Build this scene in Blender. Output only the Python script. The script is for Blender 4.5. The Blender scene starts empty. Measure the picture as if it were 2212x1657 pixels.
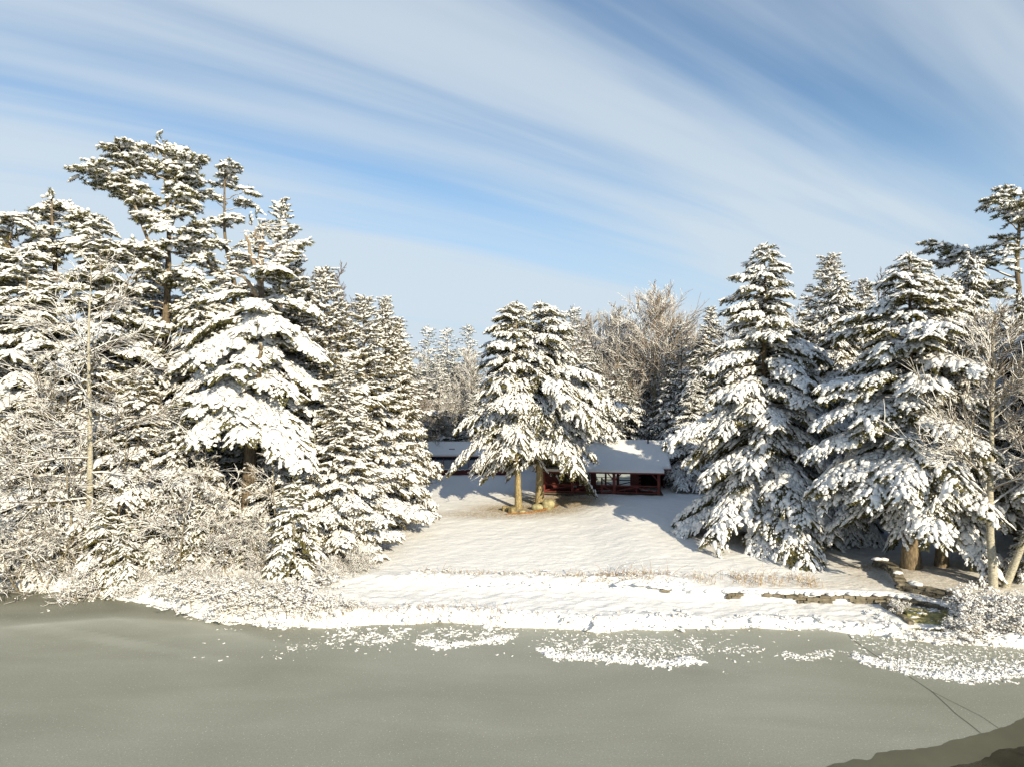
import bpy, math, numpy as np
from mathutils import Vector
R = math.radians
SC = bpy.context.scene
COL = SC.collection
# ------------------------------------------------------------------ camera, sky, sun, exposure
CAMZ = 10.0
cd = bpy.data.cameras.new('camera'); cam = bpy.data.objects.new('camera', cd); COL.objects.link(cam)
cam.location = (0, 0, CAMZ); cam.rotation_euler = (R(90), 0, 0)
cd.sensor_width = 36; cd.lens = 24.0; cd.clip_start = .1; cd.clip_end = 5000
SC.camera = cam
SUN_EL, SUN_AZ = 23.0, 25.0          # elevation; degrees right of straight behind the camera
sl = bpy.data.lights.new('sun', 'SUN'); so = bpy.data.objects.new('sun', sl); COL.objects.link(so)
sl.energy = 4.5; sl.angle = R(.5); sl.color = (1, .87, .64)
sdir = Vector((math.sin(R(SUN_AZ)) * math.cos(R(SUN_EL)), -math.cos(R(SUN_AZ)) * math.cos(R(SUN_EL)), math.sin(R(SUN_EL))))
so.rotation_euler = sdir.to_track_quat('Z', 'Y').to_euler()
SC.view_settings.view_transform = 'Standard'; SC.view_settings.look = 'None'
SC.view_settings.exposure = .54; SC.view_settings.gamma = 1
SC.render.engine = 'CYCLES'
SC.cycles.max_bounces = 5; SC.cycles.diffuse_bounces = 3; SC.cycles.glossy_bounces = 2
SC.cycles.transmission_bounces = 3; SC.cycles.transparent_max_bounces = 4
SC.cycles.caustics_reflective = False; SC.cycles.caustics_refractive = False

def NT(tree):
    """tiny node helper"""
    def n(t, **k):
        nd = tree.nodes.new(t)
        for a, b in k.items():
            if a.startswith('i_'):
                key = a[2:]
                key = int(key) if key.isdigit() else key.replace('_', ' ')
                s = nd.inputs[key]
                if hasattr(b, 'is_linked') and hasattr(b, 'node'): tree.links.new(b, s)
                else: s.default_value = b
            else: setattr(nd, a, b)
        return nd
    return n
W = bpy.data.worlds.new('World'); SC.world = W; W.use_nodes = True
wt = W.node_tree; wt.nodes.clear(); n = NT(wt)
def mth(n, op, a, b=0.0, c=None, clamp=False):
    k = dict(operation=op, use_clamp=clamp, i_0=a, i_1=b)
    if c is not None: k['i_2'] = c
    return n('ShaderNodeMath', **k).outputs[0]
sky = n('ShaderNodeTexSky', sky_type='NISHITA', sun_disc=False)
sky.sun_elevation = R(SUN_EL); sky.sun_rotation = R(180 - SUN_AZ)
sky.air_density = 1.0; sky.dust_density = .3; sky.ozone_density = 2.0; sky.altitude = 100
tc = n('ShaderNodeTexCoord')
sep = n('ShaderNodeSeparateXYZ', i_0=tc.outputs['Generated'])
zc = mth(n, 'ADD', mth(n, 'MAXIMUM', sep.outputs[2], 0.0), .14)
u = mth(n, 'DIVIDE', sep.outputs[0], zc); v = mth(n, 'DIVIDE', sep.outputs[1], zc)
th = R(56)                       # streaks run towards this bearing right of the view
along = mth(n, 'ADD', mth(n, 'MULTIPLY', u, math.sin(th)), mth(n, 'MULTIPLY', v, math.cos(th)))
across = mth(n, 'SUBTRACT', mth(n, 'MULTIPLY', u, math.cos(th)), mth(n, 'MULTIPLY', v, math.sin(th)))
def streak(sa, sc_, seed, detail, rough, dist):
    cv = n('ShaderNodeCombineXYZ', i_0=mth(n, 'MULTIPLY', along, sa), i_1=mth(n, 'MULTIPLY', across, sc_), i_2=seed)
    return n('ShaderNodeTexNoise', i_Vector=cv.outputs[0], i_Scale=1.0, i_Detail=detail, i_Roughness=rough, i_Distortion=dist).outputs[0]
s1 = streak(.12, .85, 7.7, 4.0, .52, .25)
s2 = streak(.28, 2.9, 8.1, 5.0, .5, .3)
s3 = streak(.25, .45, 1.7, 2.0, .5, .1)
cl = mth(n, 'ADD', mth(n, 'ADD', mth(n, 'MULTIPLY', s1, .62), mth(n, 'MULTIPLY', s2, .42)), mth(n, 'MULTIPLY', s3, .30))
cr = n('ShaderNodeMapRange', interpolation_type='SMOOTHSTEP', i_Value=cl, i_1=.56, i_2=.76, i_3=0.0, i_4=1.0).outputs[0]
hz = n('ShaderNodeMapRange', i_Value=sep.outputs[2], i_1=0.0, i_2=.30, i_3=.60, i_4=0.0).outputs[0]
cf = mth(n, 'MINIMUM', mth(n, 'ADD', mth(n, 'MULTIPLY_ADD', cr, .72, .08), hz), .86)
hmix = n('ShaderNodeMix', data_type='RGBA'); hf = n('ShaderNodeMapRange', interpolation_type='SMOOTHSTEP', i_Value=sep.outputs[2], i_1=-.05, i_2=.38, i_3=1.0, i_4=0.0).outputs[0]
skyb = n('ShaderNodeMix', data_type='RGBA', blend_type='MULTIPLY'); skyb.inputs[0].default_value = 1
wt.links.new(sky.outputs[0], skyb.inputs[6]); skyb.inputs[7].default_value = (.66, .82, .89, 1)
cmix = n('ShaderNodeMix', data_type='RGBA'); wt.links.new(cf, cmix.inputs[0])
wt.links.new(hf, hmix.inputs[0]); wt.links.new(skyb.outputs[2], hmix.inputs[6]); hmix.inputs[7].default_value = (2.75, 3.9, 5.3, 1); wt.links.new(hmix.outputs[2], cmix.inputs[6])
cmix.inputs[7].default_value = (4.1, 4.65, 5.1, 1)
bg = n('ShaderNodeBackground', i_Strength=.112); wt.links.new(cmix.outputs[2], bg.inputs[0])
wo = n('ShaderNodeOutputWorld'); wt.links.new(bg.outputs[0], wo.inputs[0])

# ------------------------------------------------------------------ numpy noise
def _h(ix, iy, s):
    a = (ix.astype(np.int64) * 374761393 + iy.astype(np.int64) * 668265263 + s * 1442695041) & 0x7fffffff
    a = ((a ^ (a >> 13)) * 1274126177) & 0x7fffffff
    return ((a ^ (a >> 16)) & 0xffff) / 65535.0
def vn(x, y, s=0):
    x = np.asarray(x, float); y = np.asarray(y, float)
    ix = np.floor(x); iy = np.floor(y); fx = x - ix; fy = y - iy
    fx = fx * fx * (3 - 2 * fx); fy = fy * fy * (3 - 2 * fy)
    a = _h(ix, iy, s); b = _h(ix + 1, iy, s); c = _h(ix, iy + 1, s); d = _h(ix + 1, iy + 1, s)
    return a + (b - a) * fx + (c - a) * fy + (a - b - c + d) * fx * fy - .5
def fbm(x, y, s=0, o=3):
    t = 0; a = 1
    for k in range(o):
        t = t + a * vn(x * 2 ** k, y * 2 ** k, s + k * 17); a *= .5
    return t
def sst(a, b, x):
    t = np.clip((x - a) / (b - a), 0, 1); return t * t * (3 - 2 * t)

# ------------------------------------------------------------------ the lie of the land
SHX = [-200, -60, -25, -19.3, -16.5, -15.2, -12.9, -10.3, -7, -3.5, 0, 3.4, 7, 12.5, 14.9, 17, 19.3, 26, 60, 200]
SHY = [50, 40, 33.4, 32.3, 30.9, 30.4, 29.0, 28.1, 27.9, 28.6, 28.1, 27.6, 27.8, 27.8, 27.0, 26.1, 25.7, 24.5, 18, 10]
WX = [-200, -30, -7, 0, 7.5, 12, 15.5, 17.2, 18.3, 20, 26, 200]
WY = [60, 34, 32.2, 31.8, 30.9, 30.5, 30.3, 30.0, 28.9, 27.2, 24.8, 15]
UX = [17.5, 18.9, 20.5, 26, 60]; UY = [30.6, 29.0, 27.3, 25.5, 22]
def shore(x): return np.interp(x, SHX, SHY) + .35 * fbm(x * .8, x * 0 + 3, 5, 3)
def gz(x, y):
    x = np.asarray(x, float); y = np.asarray(y, float)
    d = y - shore(x)
    z = -.6 + (.88 + .16 * (1 - sst(5, 9, x))) * sst(-.35, .35, d) + .008 * np.clip(d, 0, 4)
    yw = np.interp(x, WX, WY); sh = sst(4, 8, x)
    wid = .10 + 1.3 * (1 - sh)
    z = z + (.10 + .36 * sh) * sst(-1, 1, (y - yw) / wid)
    z = z + .024 * np.clip(y - yw, 0, 75)
    up = (x > 17.0) * sst(-.1, .15, y - np.interp(x, UX, UY)) * sst(-.1, .15, x - np.interp(y, [30.6, 34, 40], [17.5, 18.3, 22])) * .28 * (1 - sst(31.5, 36, y))
    return z + up
def G(px, row, z=None):
    """ground point seen at (px,row) of the 2212-wide view"""
    y = 30.0
    for _ in range(30):
        x = (px - 1106) / 1475 * y
        zz = float(gz(x, y)) if z is None else z
        y = .5 * y + .5 * (CAMZ - zz) / max((row - 828.5) / 1475, .02)
    return Vector(((px - 1106) / 1475 * y, y, float(gz((px - 1106) / 1475 * y, y)) if z is None else z))
def U(px, row, y):
    return np.array([(px - 1106) / 1475 * y, y, CAMZ - (row - 828.5) / 1475 * y])

# ------------------------------------------------------------------ materials
MATS = {}
def mat(name, fn):
    m = bpy.data.materials.new(name); m.use_nodes = True
    t = m.node_tree; t.nodes.clear(); nn = NT(t)
    out = nn('ShaderNodeOutputMaterial')
    b = nn('ShaderNodeBsdfPrincipled'); t.links.new(b.outputs[0], out.inputs[0])
    b.inputs['Specular IOR Level'].default_value = .25
    fn(nn, t, b); MATS[name] = m; return m
def L(t, a, b): t.links.new(a, b)
def ramp(nn, t, fac, stops):
    r = nn('ShaderNodeValToRGB'); L(t, fac, r.inputs[0]); e = r.color_ramp.elements
    while len(e) > 1: e.remove(e[-1])
    e[0].position = stops[0][0]; e[0].color = (*stops[0][1], 1)
    for p, c in stops[1:]:
        q = e.new(p); q.color = (*c, 1)
    return r.outputs[0]
def noise(nn, t, scale, detail=3, rough=.55, vec=None, dist=0):
    tx = nn('ShaderNodeTexNoise', i_Scale=scale, i_Detail=detail, i_Roughness=rough, i_Distortion=dist)
    if vec is None:
        g = nn('ShaderNodeNewGeometry'); vec = g.outputs['Position']
    L(t, vec, tx.inputs['Vector']); return tx.outputs[0]
def objc(nn, t, sc=(1, 1, 1)):
    c = nn('ShaderNodeTexCoord'); m = nn('ShaderNodeMapping'); L(t, c.outputs['Object'], m.inputs[0]); m.inputs['Scale'].default_value = sc
    return m.outputs[0]
def bump(nn, t, b, h, s, d):
    bp = nn('ShaderNodeBump', i_Strength=s, i_Distance=d); L(t, h, bp.inputs['Height']); L(t, bp.outputs[0], b.inputs['Normal'])
def mixc(nn, t, f, a, c):
    m = nn('ShaderNodeMix', data_type='RGBA')
    for s, v in ((0, f), (6, a), (7, c)):
        if isinstance(v, tuple): m.inputs[s].default_value = (*v, 1)
        elif isinstance(v, float): m.inputs[s].default_value = v
        else: L(t, v, m.inputs[s])
    return m.outputs[2]
SNOWC = (.86, .86, .855)
def m_snow(nn, t, b):
    b.inputs['Roughness'].default_value = .75
    b.inputs['Base Color'].default_value = (*SNOWC, 1)
    bump(nn, t, b, noise(nn, t, 9, 3, .6, objc(nn, t)), .45, .08)
mat('tree_snow', m_snow)
def m_needle(c1, c2, c3):
    def f(nn, t, b):
        g = nn('ShaderNodeNewGeometry')
        L(t, ramp(nn, t, g.outputs['Random Per Island'], [(0, c1), (.55, c2), (.93, c2), (1, c3)]), b.inputs['Base Color'])
        b.inputs['Roughness'].default_value = .7
    return f
mat('hemlock_needles', m_needle((.06, .062, .022), (.15, .135, .045), (.24, .16, .06)))
mat('pine_needles', m_needle((.06, .066, .024), (.16, .15, .055), (.25, .17, .07)))
mat('spruce_needles', m_needle((.06, .056, .024), (.155, .13, .055), (.22, .15, .07)))
mat('far_needles', m_needle((.022, .036, .024), (.07, .078, .045), (.12, .09, .05)))
def m_bark(c1, c2, sc=(6, 6, 1.5), snow=0.0):
    def f(nn, t, b):
        v = objc(nn, t, sc); h = noise(nn, t, 2.2, 5, .65, v)
        col = ramp(nn, t, h, [(.32, c1), (.62, c2)])
        if snow:
            g = nn('ShaderNodeNewGeometry'); s = nn('ShaderNodeSeparateXYZ'); L(t, g.outputs['Normal'], s.inputs[0])
            k = nn('ShaderNodeMapRange', i_1=snow - .15, i_2=snow + .15); L(t, s.outputs[2], k.inputs[0])
            nz = noise(nn, t, 1.6, 3, .6, objc(nn, t))
            a = nn('ShaderNodeMapRange', i_1=.38, i_2=.52); L(t, nz, a.inputs[0])
            mm = nn('ShaderNodeMath', operation='MULTIPLY'); L(t, k.outputs[0], mm.inputs[0]); L(t, a.outputs[0], mm.inputs[1])
            col = mixc(nn, t, mm.outputs[0], col, SNOWC)
        L(t, col, b.inputs['Base Color']); b.inputs['Roughness'].default_value = .85
        bump(nn, t, b, h, .7, .05)
    return f
mat('hemlock_bark', m_bark((.09, .065, .035), (.46, .37, .19), (9, 9, 3.5)))
mat('dark_bark', m_bark((.08, .06, .04), (.27, .21, .13), (6, 6, 2)))
mat('pine_bark', m_bark((.075, .06, .045), (.24, .19, .13), (7, 7, 2)))
mat('birch_bark', m_bark((.20, .18, .13), (.55, .52, .42), (4, 4, 9)))
mat('grey_bark', m_bark((.13, .11, .075), (.33, .29, .20), (7, 7, 3), .45))
mat('snag_wood', m_bark((.15, .115, .08), (.36, .29, .21), (8, 8, 2), .25))
mat('limb_wood', m_bark((.09, .07, .045), (.26, .20, .12), (7, 7, 7), .25))
def m_twig(c, th, cov=.42):
    def f(nn, t, b):
        g = nn('ShaderNodeNewGeometry'); s = nn('ShaderNodeSeparateXYZ'); L(t, g.outputs['Normal'], s.inputs[0])
        k = nn('ShaderNodeMapRange', i_1=th - .12, i_2=th + .12); L(t, s.outputs[2], k.inputs[0])
        nz = noise(nn, t, 3.5, 2, .6, objc(nn, t))
        a = nn('ShaderNodeMapRange', i_1=cov - .06, i_2=cov + .06); L(t, nz, a.inputs[0])
        mm = nn('ShaderNodeMath', operation='MULTIPLY'); L(t, k.outputs[0], mm.inputs[0]); L(t, a.outputs[0], mm.inputs[1])
        L(t, mixc(nn, t, mm.outputs[0], c, SNOWC), b.inputs['Base Color']); b.inputs['Roughness'].default_value = .8
    return f
mat('snowy_twigs', m_twig((.20, .16, .105), -.05, .36))
mat('frosted_tan_twigs', m_twig((.26, .20, .135), .0, .42))
mat('half_snowy_twigs', m_twig((.22, .17, .115), .15, .44))
mat('bare_twigs', m_twig((.17, .125, .10), .6, .6))
mat('russet_twigs', m_twig((.20, .10, .06), .0, .44))
mat('dry_stems', m_twig((.36, .25, .12), .35, .5))
def m_ground(nn, t, b):
    at = nn('ShaderNodeAttribute', attribute_name='litter'); 
    n1 = noise(nn, t, 9, 4, .7); n2 = noise(nn, t, 2.2, 3, .6)
    fine = nn('ShaderNodeMapRange', i_1=.44, i_2=.56); L(t, n1, fine.inputs[0])
    def M(op, a, c, cl=False):
        q = nn('ShaderNodeMath', operation=op, use_clamp=cl)
        for i, v in ((0, a), (1, c)):
            if isinstance(v, (int, float)): q.inputs[i].default_value = v
            else: L(t, v, q.inputs[i])
        return q.outputs[0]
    spk = M('MULTIPLY', fine.outputs[0], M('MULTIPLY', at.outputs['Fac'], 1.1, True), True)
    wash = M('MULTIPLY', M('MULTIPLY', at.outputs['Fac'], n2), 1.5, True)
    c = mixc(nn, t, wash, SNOWC, (.46, .37, .23))
    c = mixc(nn, t, spk, c, (.30, .22, .12))
    L(t, c, b.inputs['Base Color']); b.inputs['Roughness'].default_value = .8
    m1 = nn('ShaderNodeMapping'); g = nn('ShaderNodeNewGeometry'); L(t, g.outputs['Position'], m1.inputs[0]); m1.inputs['Scale'].default_value = (1, 1.7, 1)
    h = M('ADD', noise(nn, t, 2.6, 4, .55, m1.outputs[0]), M('MULTIPLY', noise(nn, t, 14, 3, .6), .25))
    bump(nn, t, b, h, .42, .12)
mat('ground_snow', m_ground)
def m_ice(nn, t, b):
    g = nn('ShaderNodeNewGeometry'); P = g.outputs['Position']
    big = noise(nn, t, .16, 4, .5, P, .6)
    m1 = nn('ShaderNodeMapping'); L(t, P, m1.inputs[0]); m1.inputs['Scale'].default_value = (.35, 1.3, 1); m1.inputs['Rotation'].default_value = (0, 0, R(12))
    mid = noise(nn, t, .45, 5, .55, m1.outputs[0], .8)
    at = nn('ShaderNodeAttribute', attribute_name='frost')
    gr = noise(nn, t, 17, 3, .9, P)
    def M(op, a, c, cl=False):
        q = nn('ShaderNodeMath', operation=op, use_clamp=cl)
        for i, v in ((0, a), (1, c)):
            if isinstance(v, (int, float)): q.inputs[i].default_value = v
            else: L(t, v, q.inputs[i])
        return q.outputs[0]
    f = M('ADD', M('MULTIPLY', big, .30), M('MULTIPLY', mid, .26)); f = M('ADD', f, .11)
    f = M('ADD', f, M('MULTIPLY', M('SUBTRACT', gr, .5), .62))
    f = M('ADD', f, at.outputs['Fac'], True)
    c = ramp(nn, t, f, [(.10, (.185, .19, .15)), (.40, (.29, .298, .25)), (.62, (.38, .39, .34)), (1, (.66, .66, .63))])
    spn = noise(nn, t, 24, 1, .5, P)
    sp = nn('ShaderNodeMapRange', i_1=.70, i_2=.76); L(t, spn, sp.inputs[0])  # sparkle of the ice, painted into the colour as pale specks
    c = mixc(nn, t, sp.outputs[0], c, (.75, .75, .72))
    L(t, c, b.inputs['Base Color'])
    b.inputs['Roughness'].default_value = .55; b.inputs['Specular IOR Level'].default_value = .35
    bump(nn, t, b, M('ADD', gr, M('MULTIPLY', mid, .6)), .35, .02)
mat('frosted_ice', m_ice)
def m_flat(c, r=.8, var=.25, sc=3, spec=.25, bmp=0.0):
    def f(nn, t, b):
        h = noise(nn, t, sc, 4, .6, objc(nn, t))
        lo = tuple(v * (1 - var) for v in c); hi = tuple(min(1, v * (1 + var)) for v in c)
        L(t, ramp(nn, t, h, [(.3, lo), (.7, hi)]), b.inputs['Base Color'])
        b.inputs['Roughness'].default_value = r; b.inputs['Specular IOR Level'].default_value = spec
        if bmp: bump(nn, t, b, h, .6, bmp)
    return f
mat('dark_ice', m_flat((.115, .115, .08), .35, .12, .7, .4))
mat('open_water', m_flat((.035, .033, .022), .12, .4, .8, .5, .02))
mat('crack', m_flat((.13, .13, .10), .6, .1))
mat('red_logs', m_flat((.12, .028, .022), .6, .35, 4, .3, .01))
mat('red_trim', m_flat((.165, .034, .026), .55, .3, 4, .3, .01))
mat('recess_shade', m_flat((.018, .012, .012), .9, .3))  # shade of the porch recess, put into the wall colour
mat('deck_boards', m_flat((.10, .075, .055), .8, .3, 5))
mat('black_pipe', m_flat((.03, .03, .035), .5, .2))
mat('green_flashing', m_flat((.015, .06, .045), .5, .4, 6))
mat('stone', m_flat((.17, .15, .11), .85, .65, 3.0, .2, .04))
mat('boulder', m_flat((.33, .30, .17), .85, .45, 3.5, .2, .05))
mat('mossy_flagstone', m_flat((.27, .25, .12), .85, .4, 2.5, .2, .03))
mat('stump_wood', m_flat((.26, .21, .11), .85, .5, 6, .2, .03))
mat('rotten_log', m_flat((.27, .13, .045), .85, .5, 6, .2, .02))
def m_pane(c, r):
    def f(nn, t, b):
        b.inputs['Base Color'].default_value = (*c, 1); b.inputs['Roughness'].default_value = r
        b.inputs['Specular IOR Level'].default_value = .9; b.inputs['Coat Weight'].default_value = .6; b.inputs['Coat Roughness'].default_value = .03
    return f
mat('skylight_glass', m_pane((.02, .035, .06), .08))
def m_win(nn, t, b):
    b.inputs['Base Color'].default_value = (.52, .56, .52, 1); b.inputs['Metallic'].default_value = 1; b.inputs['Roughness'].default_value = .04
    bump(nn, t, b, noise(nn, t, 1.5, 2, .5), .05, .02)
mat('mirror_glass', m_win)

# ------------------------------------------------------------------ mesh helpers
class Acc:
    def __init__(s): s.v = []; s.f = []; s.m = []; s.sm = []; s.n = 0
    def add(s, V, F, mi=0, smooth=True):
        V = np.asarray(V, float).reshape(-1, 3); F = np.asarray(F, np.int64).reshape(-1, 3)
        s.v.append(V); s.f.append(F + s.n); s.m.append(np.full(len(F), mi, np.int32)); s.sm.append(np.full(len(F), smooth, bool)); s.n += len(V)
    def quads(s, V, Q, mi=0, smooth=False):
        Q = np.asarray(Q).reshape(-1, 4); s.add(V, np.concatenate([Q[:, [0, 1, 2]], Q[:, [0, 2, 3]]]), mi, smooth)
    def box(s, c, d, mi=0, rz=0.0, jit=0.0, rng=None):
        V = np.array([[x, y, z] for x in (-.5, .5) for y in (-.5, .5) for z in (-.5, .5)]) * np.array(d)
        if jit: V += rng.normal(0, jit, V.shape)
        if rz: c_, s_ = math.cos(rz), math.sin(rz); V = V @ np.array([[c_, s_, 0], [-s_, c_, 0], [0, 0, 1]])
        s.quads(V + np.array(c), [[0, 1, 3, 2], [4, 6, 7, 5], [0, 4, 5, 1], [2, 3, 7, 6], [0, 2, 6, 4], [1, 5, 7, 3]], mi)
    def beam(s, a, b, w, h, mi=0):
        a = np.array(a, float); b = np.array(b, float); d = b - a; d /= np.linalg.norm(d)
        up = np.array([0, 0, 1.]) if abs(d[2]) < .95 else np.array([0, 1., 0]); sx = np.cross(d, up); sx /= np.linalg.norm(sx); uy = np.cross(sx, d)
        V = [p + sx * i * w / 2 + uy * j * h / 2 for p in (a, b) for i in (-1, 1) for j in (-1, 1)]
        s.quads(V, [[0, 1, 3, 2], [4, 6, 7, 5], [0, 4, 5, 1], [2, 3, 7, 6], [0, 2, 6, 4], [1, 5, 7, 3]], mi)
    def tubes(s, P, Rr, k, mi=0):
        """P (N,n,3) polylines, Rr (N,n) radii"""
        P = np.asarray(P, float); Rr = np.asarray(Rr, float)
        if P.ndim == 2: P = P[None]; Rr = Rr[None]
        N, m, _ = P.shape
        T = np.gradient(P, axis=1); T /= np.linalg.norm(T, axis=2, keepdims=True) + 1e-9
        ref = np.where(np.abs(T[:, :1, 2:3]) > .8, np.array([[[1., 0, 0]]]), np.array([[[0, 0, 1.]]])) + T * 0
        A = np.cross(T, ref); A /= np.linalg.norm(A, axis=2, keepdims=True) + 1e-9; B = np.cross(T, A)
        an = np.arange(k) * 2 * math.pi / k
        V = P[:, :, None] + Rr[:, :, None, None] * (A[:, :, None] * np.cos(an)[None, None, :, None] + B[:, :, None] * np.sin(an)[None, None, :, None])
        idx = np.arange(N * m * k).reshape(N, m, k)
        a = idx[:, :-1]; b = idx[:, 1:]; a2 = np.roll(a, -1, 2); b2 = np.roll(b, -1, 2)
        F = np.concatenate([np.stack([a, a2, b2], -1).reshape(-1, 3), np.stack([a, b2, b], -1).reshape(-1, 3)])
        s.add(V.reshape(-1, 3), F, mi, True)
        c = idx[:, -1]
        if k > 3:
            for j in range(1, k - 1): s.f.append(np.stack([c[:, 0], c[:, j], c[:, j + 1]], -1) + (s.n - N * m * k)); s.m.append(np.full(N, mi, np.int32)); s.sm.append(np.full(N, True))
    def inst(s, TV, TF, pos, X, Y, Z, sc, mi, smooth=True):
        """copies of template (TV,TF) with frames X,Y,Z (N,3), scale sc (N,3)"""
        if len(pos) == 0: return
        q = TV[None] * sc[:, None, :]
        V = pos[:, None] + q[..., 0:1] * X[:, None] + q[..., 1:2] * Y[:, None] + q[..., 2:3] * Z[:, None]
        F = TF[None] + (np.arange(len(pos)) * len(TV))[:, None, None]
        s.add(V.reshape(-1, 3), F.reshape(-1, 3), mi, smooth)
    def mesh(s, name, mats):
        me = bpy.data.meshes.new(name)
        V = np.concatenate(s.v).astype(np.float32); F = np.concatenate(s.f).astype(np.int32)
        me.vertices.add(len(V)); me.vertices.foreach_set('co', V.ravel())
        me.loops.add(len(F) * 3); me.loops.foreach_set('vertex_index', F.ravel())
        me.polygons.add(len(F)); me.polygons.foreach_set('loop_start', np.arange(0, len(F) * 3, 3, dtype=np.int32))
        me.polygons.foreach_set('material_index', np.concatenate(s.m)); me.polygons.foreach_set('use_smooth', np.concatenate(s.sm))
        for m in (mats if isinstance(mats, (list, tuple)) else [mats]): me.materials.append(MATS[m])
        me.update(calc_edges=True)
        return me
    def build(s, name, mats, parent=None, loc=None):
        o = bpy.data.objects.new(name, s.mesh(name, mats)); COL.objects.link(o)
        if parent is not None: o.parent = parent
        if loc is not None: o.location = loc
        return o
def tag(o, label=None, cat=None, group=None, kind=None):
    if label: o['label'] = label
    if cat: o['category'] = cat
    if group: o['group'] = group
    if kind: o['kind'] = kind
    return o
def thing(name, label, cat, loc=(0, 0, 0), rz=0, group=None, s=1.0):
    o = bpy.data.objects.new(name, None); COL.objects.link(o); o.empty_display_size = .3
    o.location = loc; o.rotation_euler = (0, 0, rz); o.scale = (s, s, s) if not isinstance(s, tuple) else s
    return tag(o, label, cat, group)
def kids(o): return [c for c in bpy.data.objects if c.parent == o]
def dup(root, loc, rz=0, s=1.0, label=None, group=None, cat=None):
    r = root.copy(); COL.objects.link(r); r.location = loc; r.rotation_euler = (0, 0, rz); r.scale = (s, s, s) if not isinstance(s, tuple) else s
    if label: r['label'] = label
    if cat: r['category'] = cat
    if group: r['group'] = group
    elif 'group' in r: del r['group']
    for ch in KIDS[root.name]:
        c = ch.copy(); COL.objects.link(c); c.parent = r
    return r
KIDS = {}
def ico(sub):
    import bmesh
    bm = bmesh.new(); bmesh.ops.create_icosphere(bm, subdivisions=sub, radius=1)
    V = np.array([v.co[:] for v in bm.verts]); F = np.array([[v.index for v in f.verts] for f in bm.faces]); bm.free()
    return V, F
I1, I2, I3 = ico(1), ico(2), ico(3)
rg0 = np.random.default_rng(5)
def blobs(base, nvar, seed, amp, flat=.45):
    r = np.random.default_rng(seed); out = []
    for k in range(nvar):
        V = base[0].copy()
        for _ in range(5):
            c = r.normal(size=3); c /= np.linalg.norm(c)
            V *= (1 + amp * np.exp(-((V - c) ** 2).sum(1) / .35) * r.uniform(-.7, 1))[:, None]
        V[:, 2] = np.where(V[:, 2] < 0, V[:, 2] * flat, V[:, 2])
        V[:, 0] = V[:, 0] * .58 + .42
        V[:, 1] *= .5; V[:, 2] = V[:, 2] * .5
        V[:, 1] *= 1.0 - .35 * np.clip(V[:, 0], 0, 1)
        out.append((V, base[1]))
    return out
def clusters(nl, nvar, seed, smin, smax, spread=.3, tap=.55):
    r = np.random.default_rng(seed); out = []
    for k in range(nvar):
        VV = []; FF = []; n0 = 0
        for j in range(nl):
            V = I1[0] * (1 + r.normal(size=(len(I1[0]), 1)) * .16); x = (j + r.random()) / nl * 1.1 - .1; w = 1 - tap * max(x, 0)
            s_ = r.uniform(smin, smax) * w
            V = V * np.array([s_ * r.uniform(.9, 1.7), s_ * r.uniform(.8, 1.3), s_ * r.uniform(.55, 1.0)])
            V[:, 2] = np.where(V[:, 2] < 0, V[:, 2] * .5, V[:, 2])
            V = V + np.array([x, r.normal() * spread * w, r.uniform(-.06, .12)])
            VV.append(V); FF.append(I1[1] + n0); n0 += len(V)
        out.append((np.concatenate(VV), np.concatenate(FF)))
    return out
CLU = {0: clusters(6, 12, 11, .14, .43, .19), 1: clusters(3, 8, 12, .22, .42, .2), 2: clusters(2, 6, 13, .3, .5, .2)}
BLX = clusters(5, 12, 19, .16, .42, .2, .3)
FLK = {0: clusters(6, 10, 14, .05, .14, .28, .2), 1: clusters(3, 6, 15, .08, .16, .3, .2), 2: clusters(2, 5, 16, .1, .2, .3)}
BL = {0: blobs(I2, 8, 1, .55), 1: blobs(I1, 8, 2, .4), 2: blobs(I1, 4, 3, .3)}
def needle_tpl(nn_, seed, kind):
    r = np.random.default_rng(seed); V = []; F = []
    for k in range(nn_):
        if kind == 'flat':
            x = r.uniform(-.05, .9); sd = r.choice([-1, 1]); ln = r.uniform(.28, .5) * (1 - .35 * x)
            b = np.array([x, 0, 0]); d = np.array([r.uniform(.3, .9), sd * r.uniform(.4, 1), r.uniform(-.75, .12)])
        elif kind == 'tuft':
            x = r.uniform(.15, .85); ln = r.uniform(.3, .55)
            b = np.array([x, 0, 0]); d = np.array([r.uniform(.1, .9), r.normal() * .8, r.uniform(-.5, .9)])
        else:
            x = r.uniform(-.05, .95); ln = r.uniform(.2, .38)
            b = np.array([x, 0, 0]); d = np.array([r.uniform(.4, .9), r.normal() * .7, r.uniform(-.9, .3)])
        d /= np.linalg.norm(d); t = b + d * ln
        w = np.cross(d, r.normal(size=3)); w /= np.linalg.norm(w); w *= .058
        i = len(V); V += [b - w, b + w, t]; F.append([i, i + 1, i + 2])
    return np.array(V), np.array(F)
def cut(nn_, kind): return [needle_tpl(nn_, 30 + i, kind) for i in range(5)]
NE = {('flat', 0): cut(32, 'flat'), ('flat', 1): cut(13, 'flat'), ('flat', 2): cut(8, 'flat'),
      ('tuft', 0): cut(30, 'tuft'), ('tuft', 1): cut(13, 'tuft'), ('tuft', 2): cut(8, 'tuft'),
      ('brush', 0): cut(30, 'brush'), ('brush', 1): cut(12, 'brush'), ('brush', 2): cut(7, 'brush')}

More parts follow.
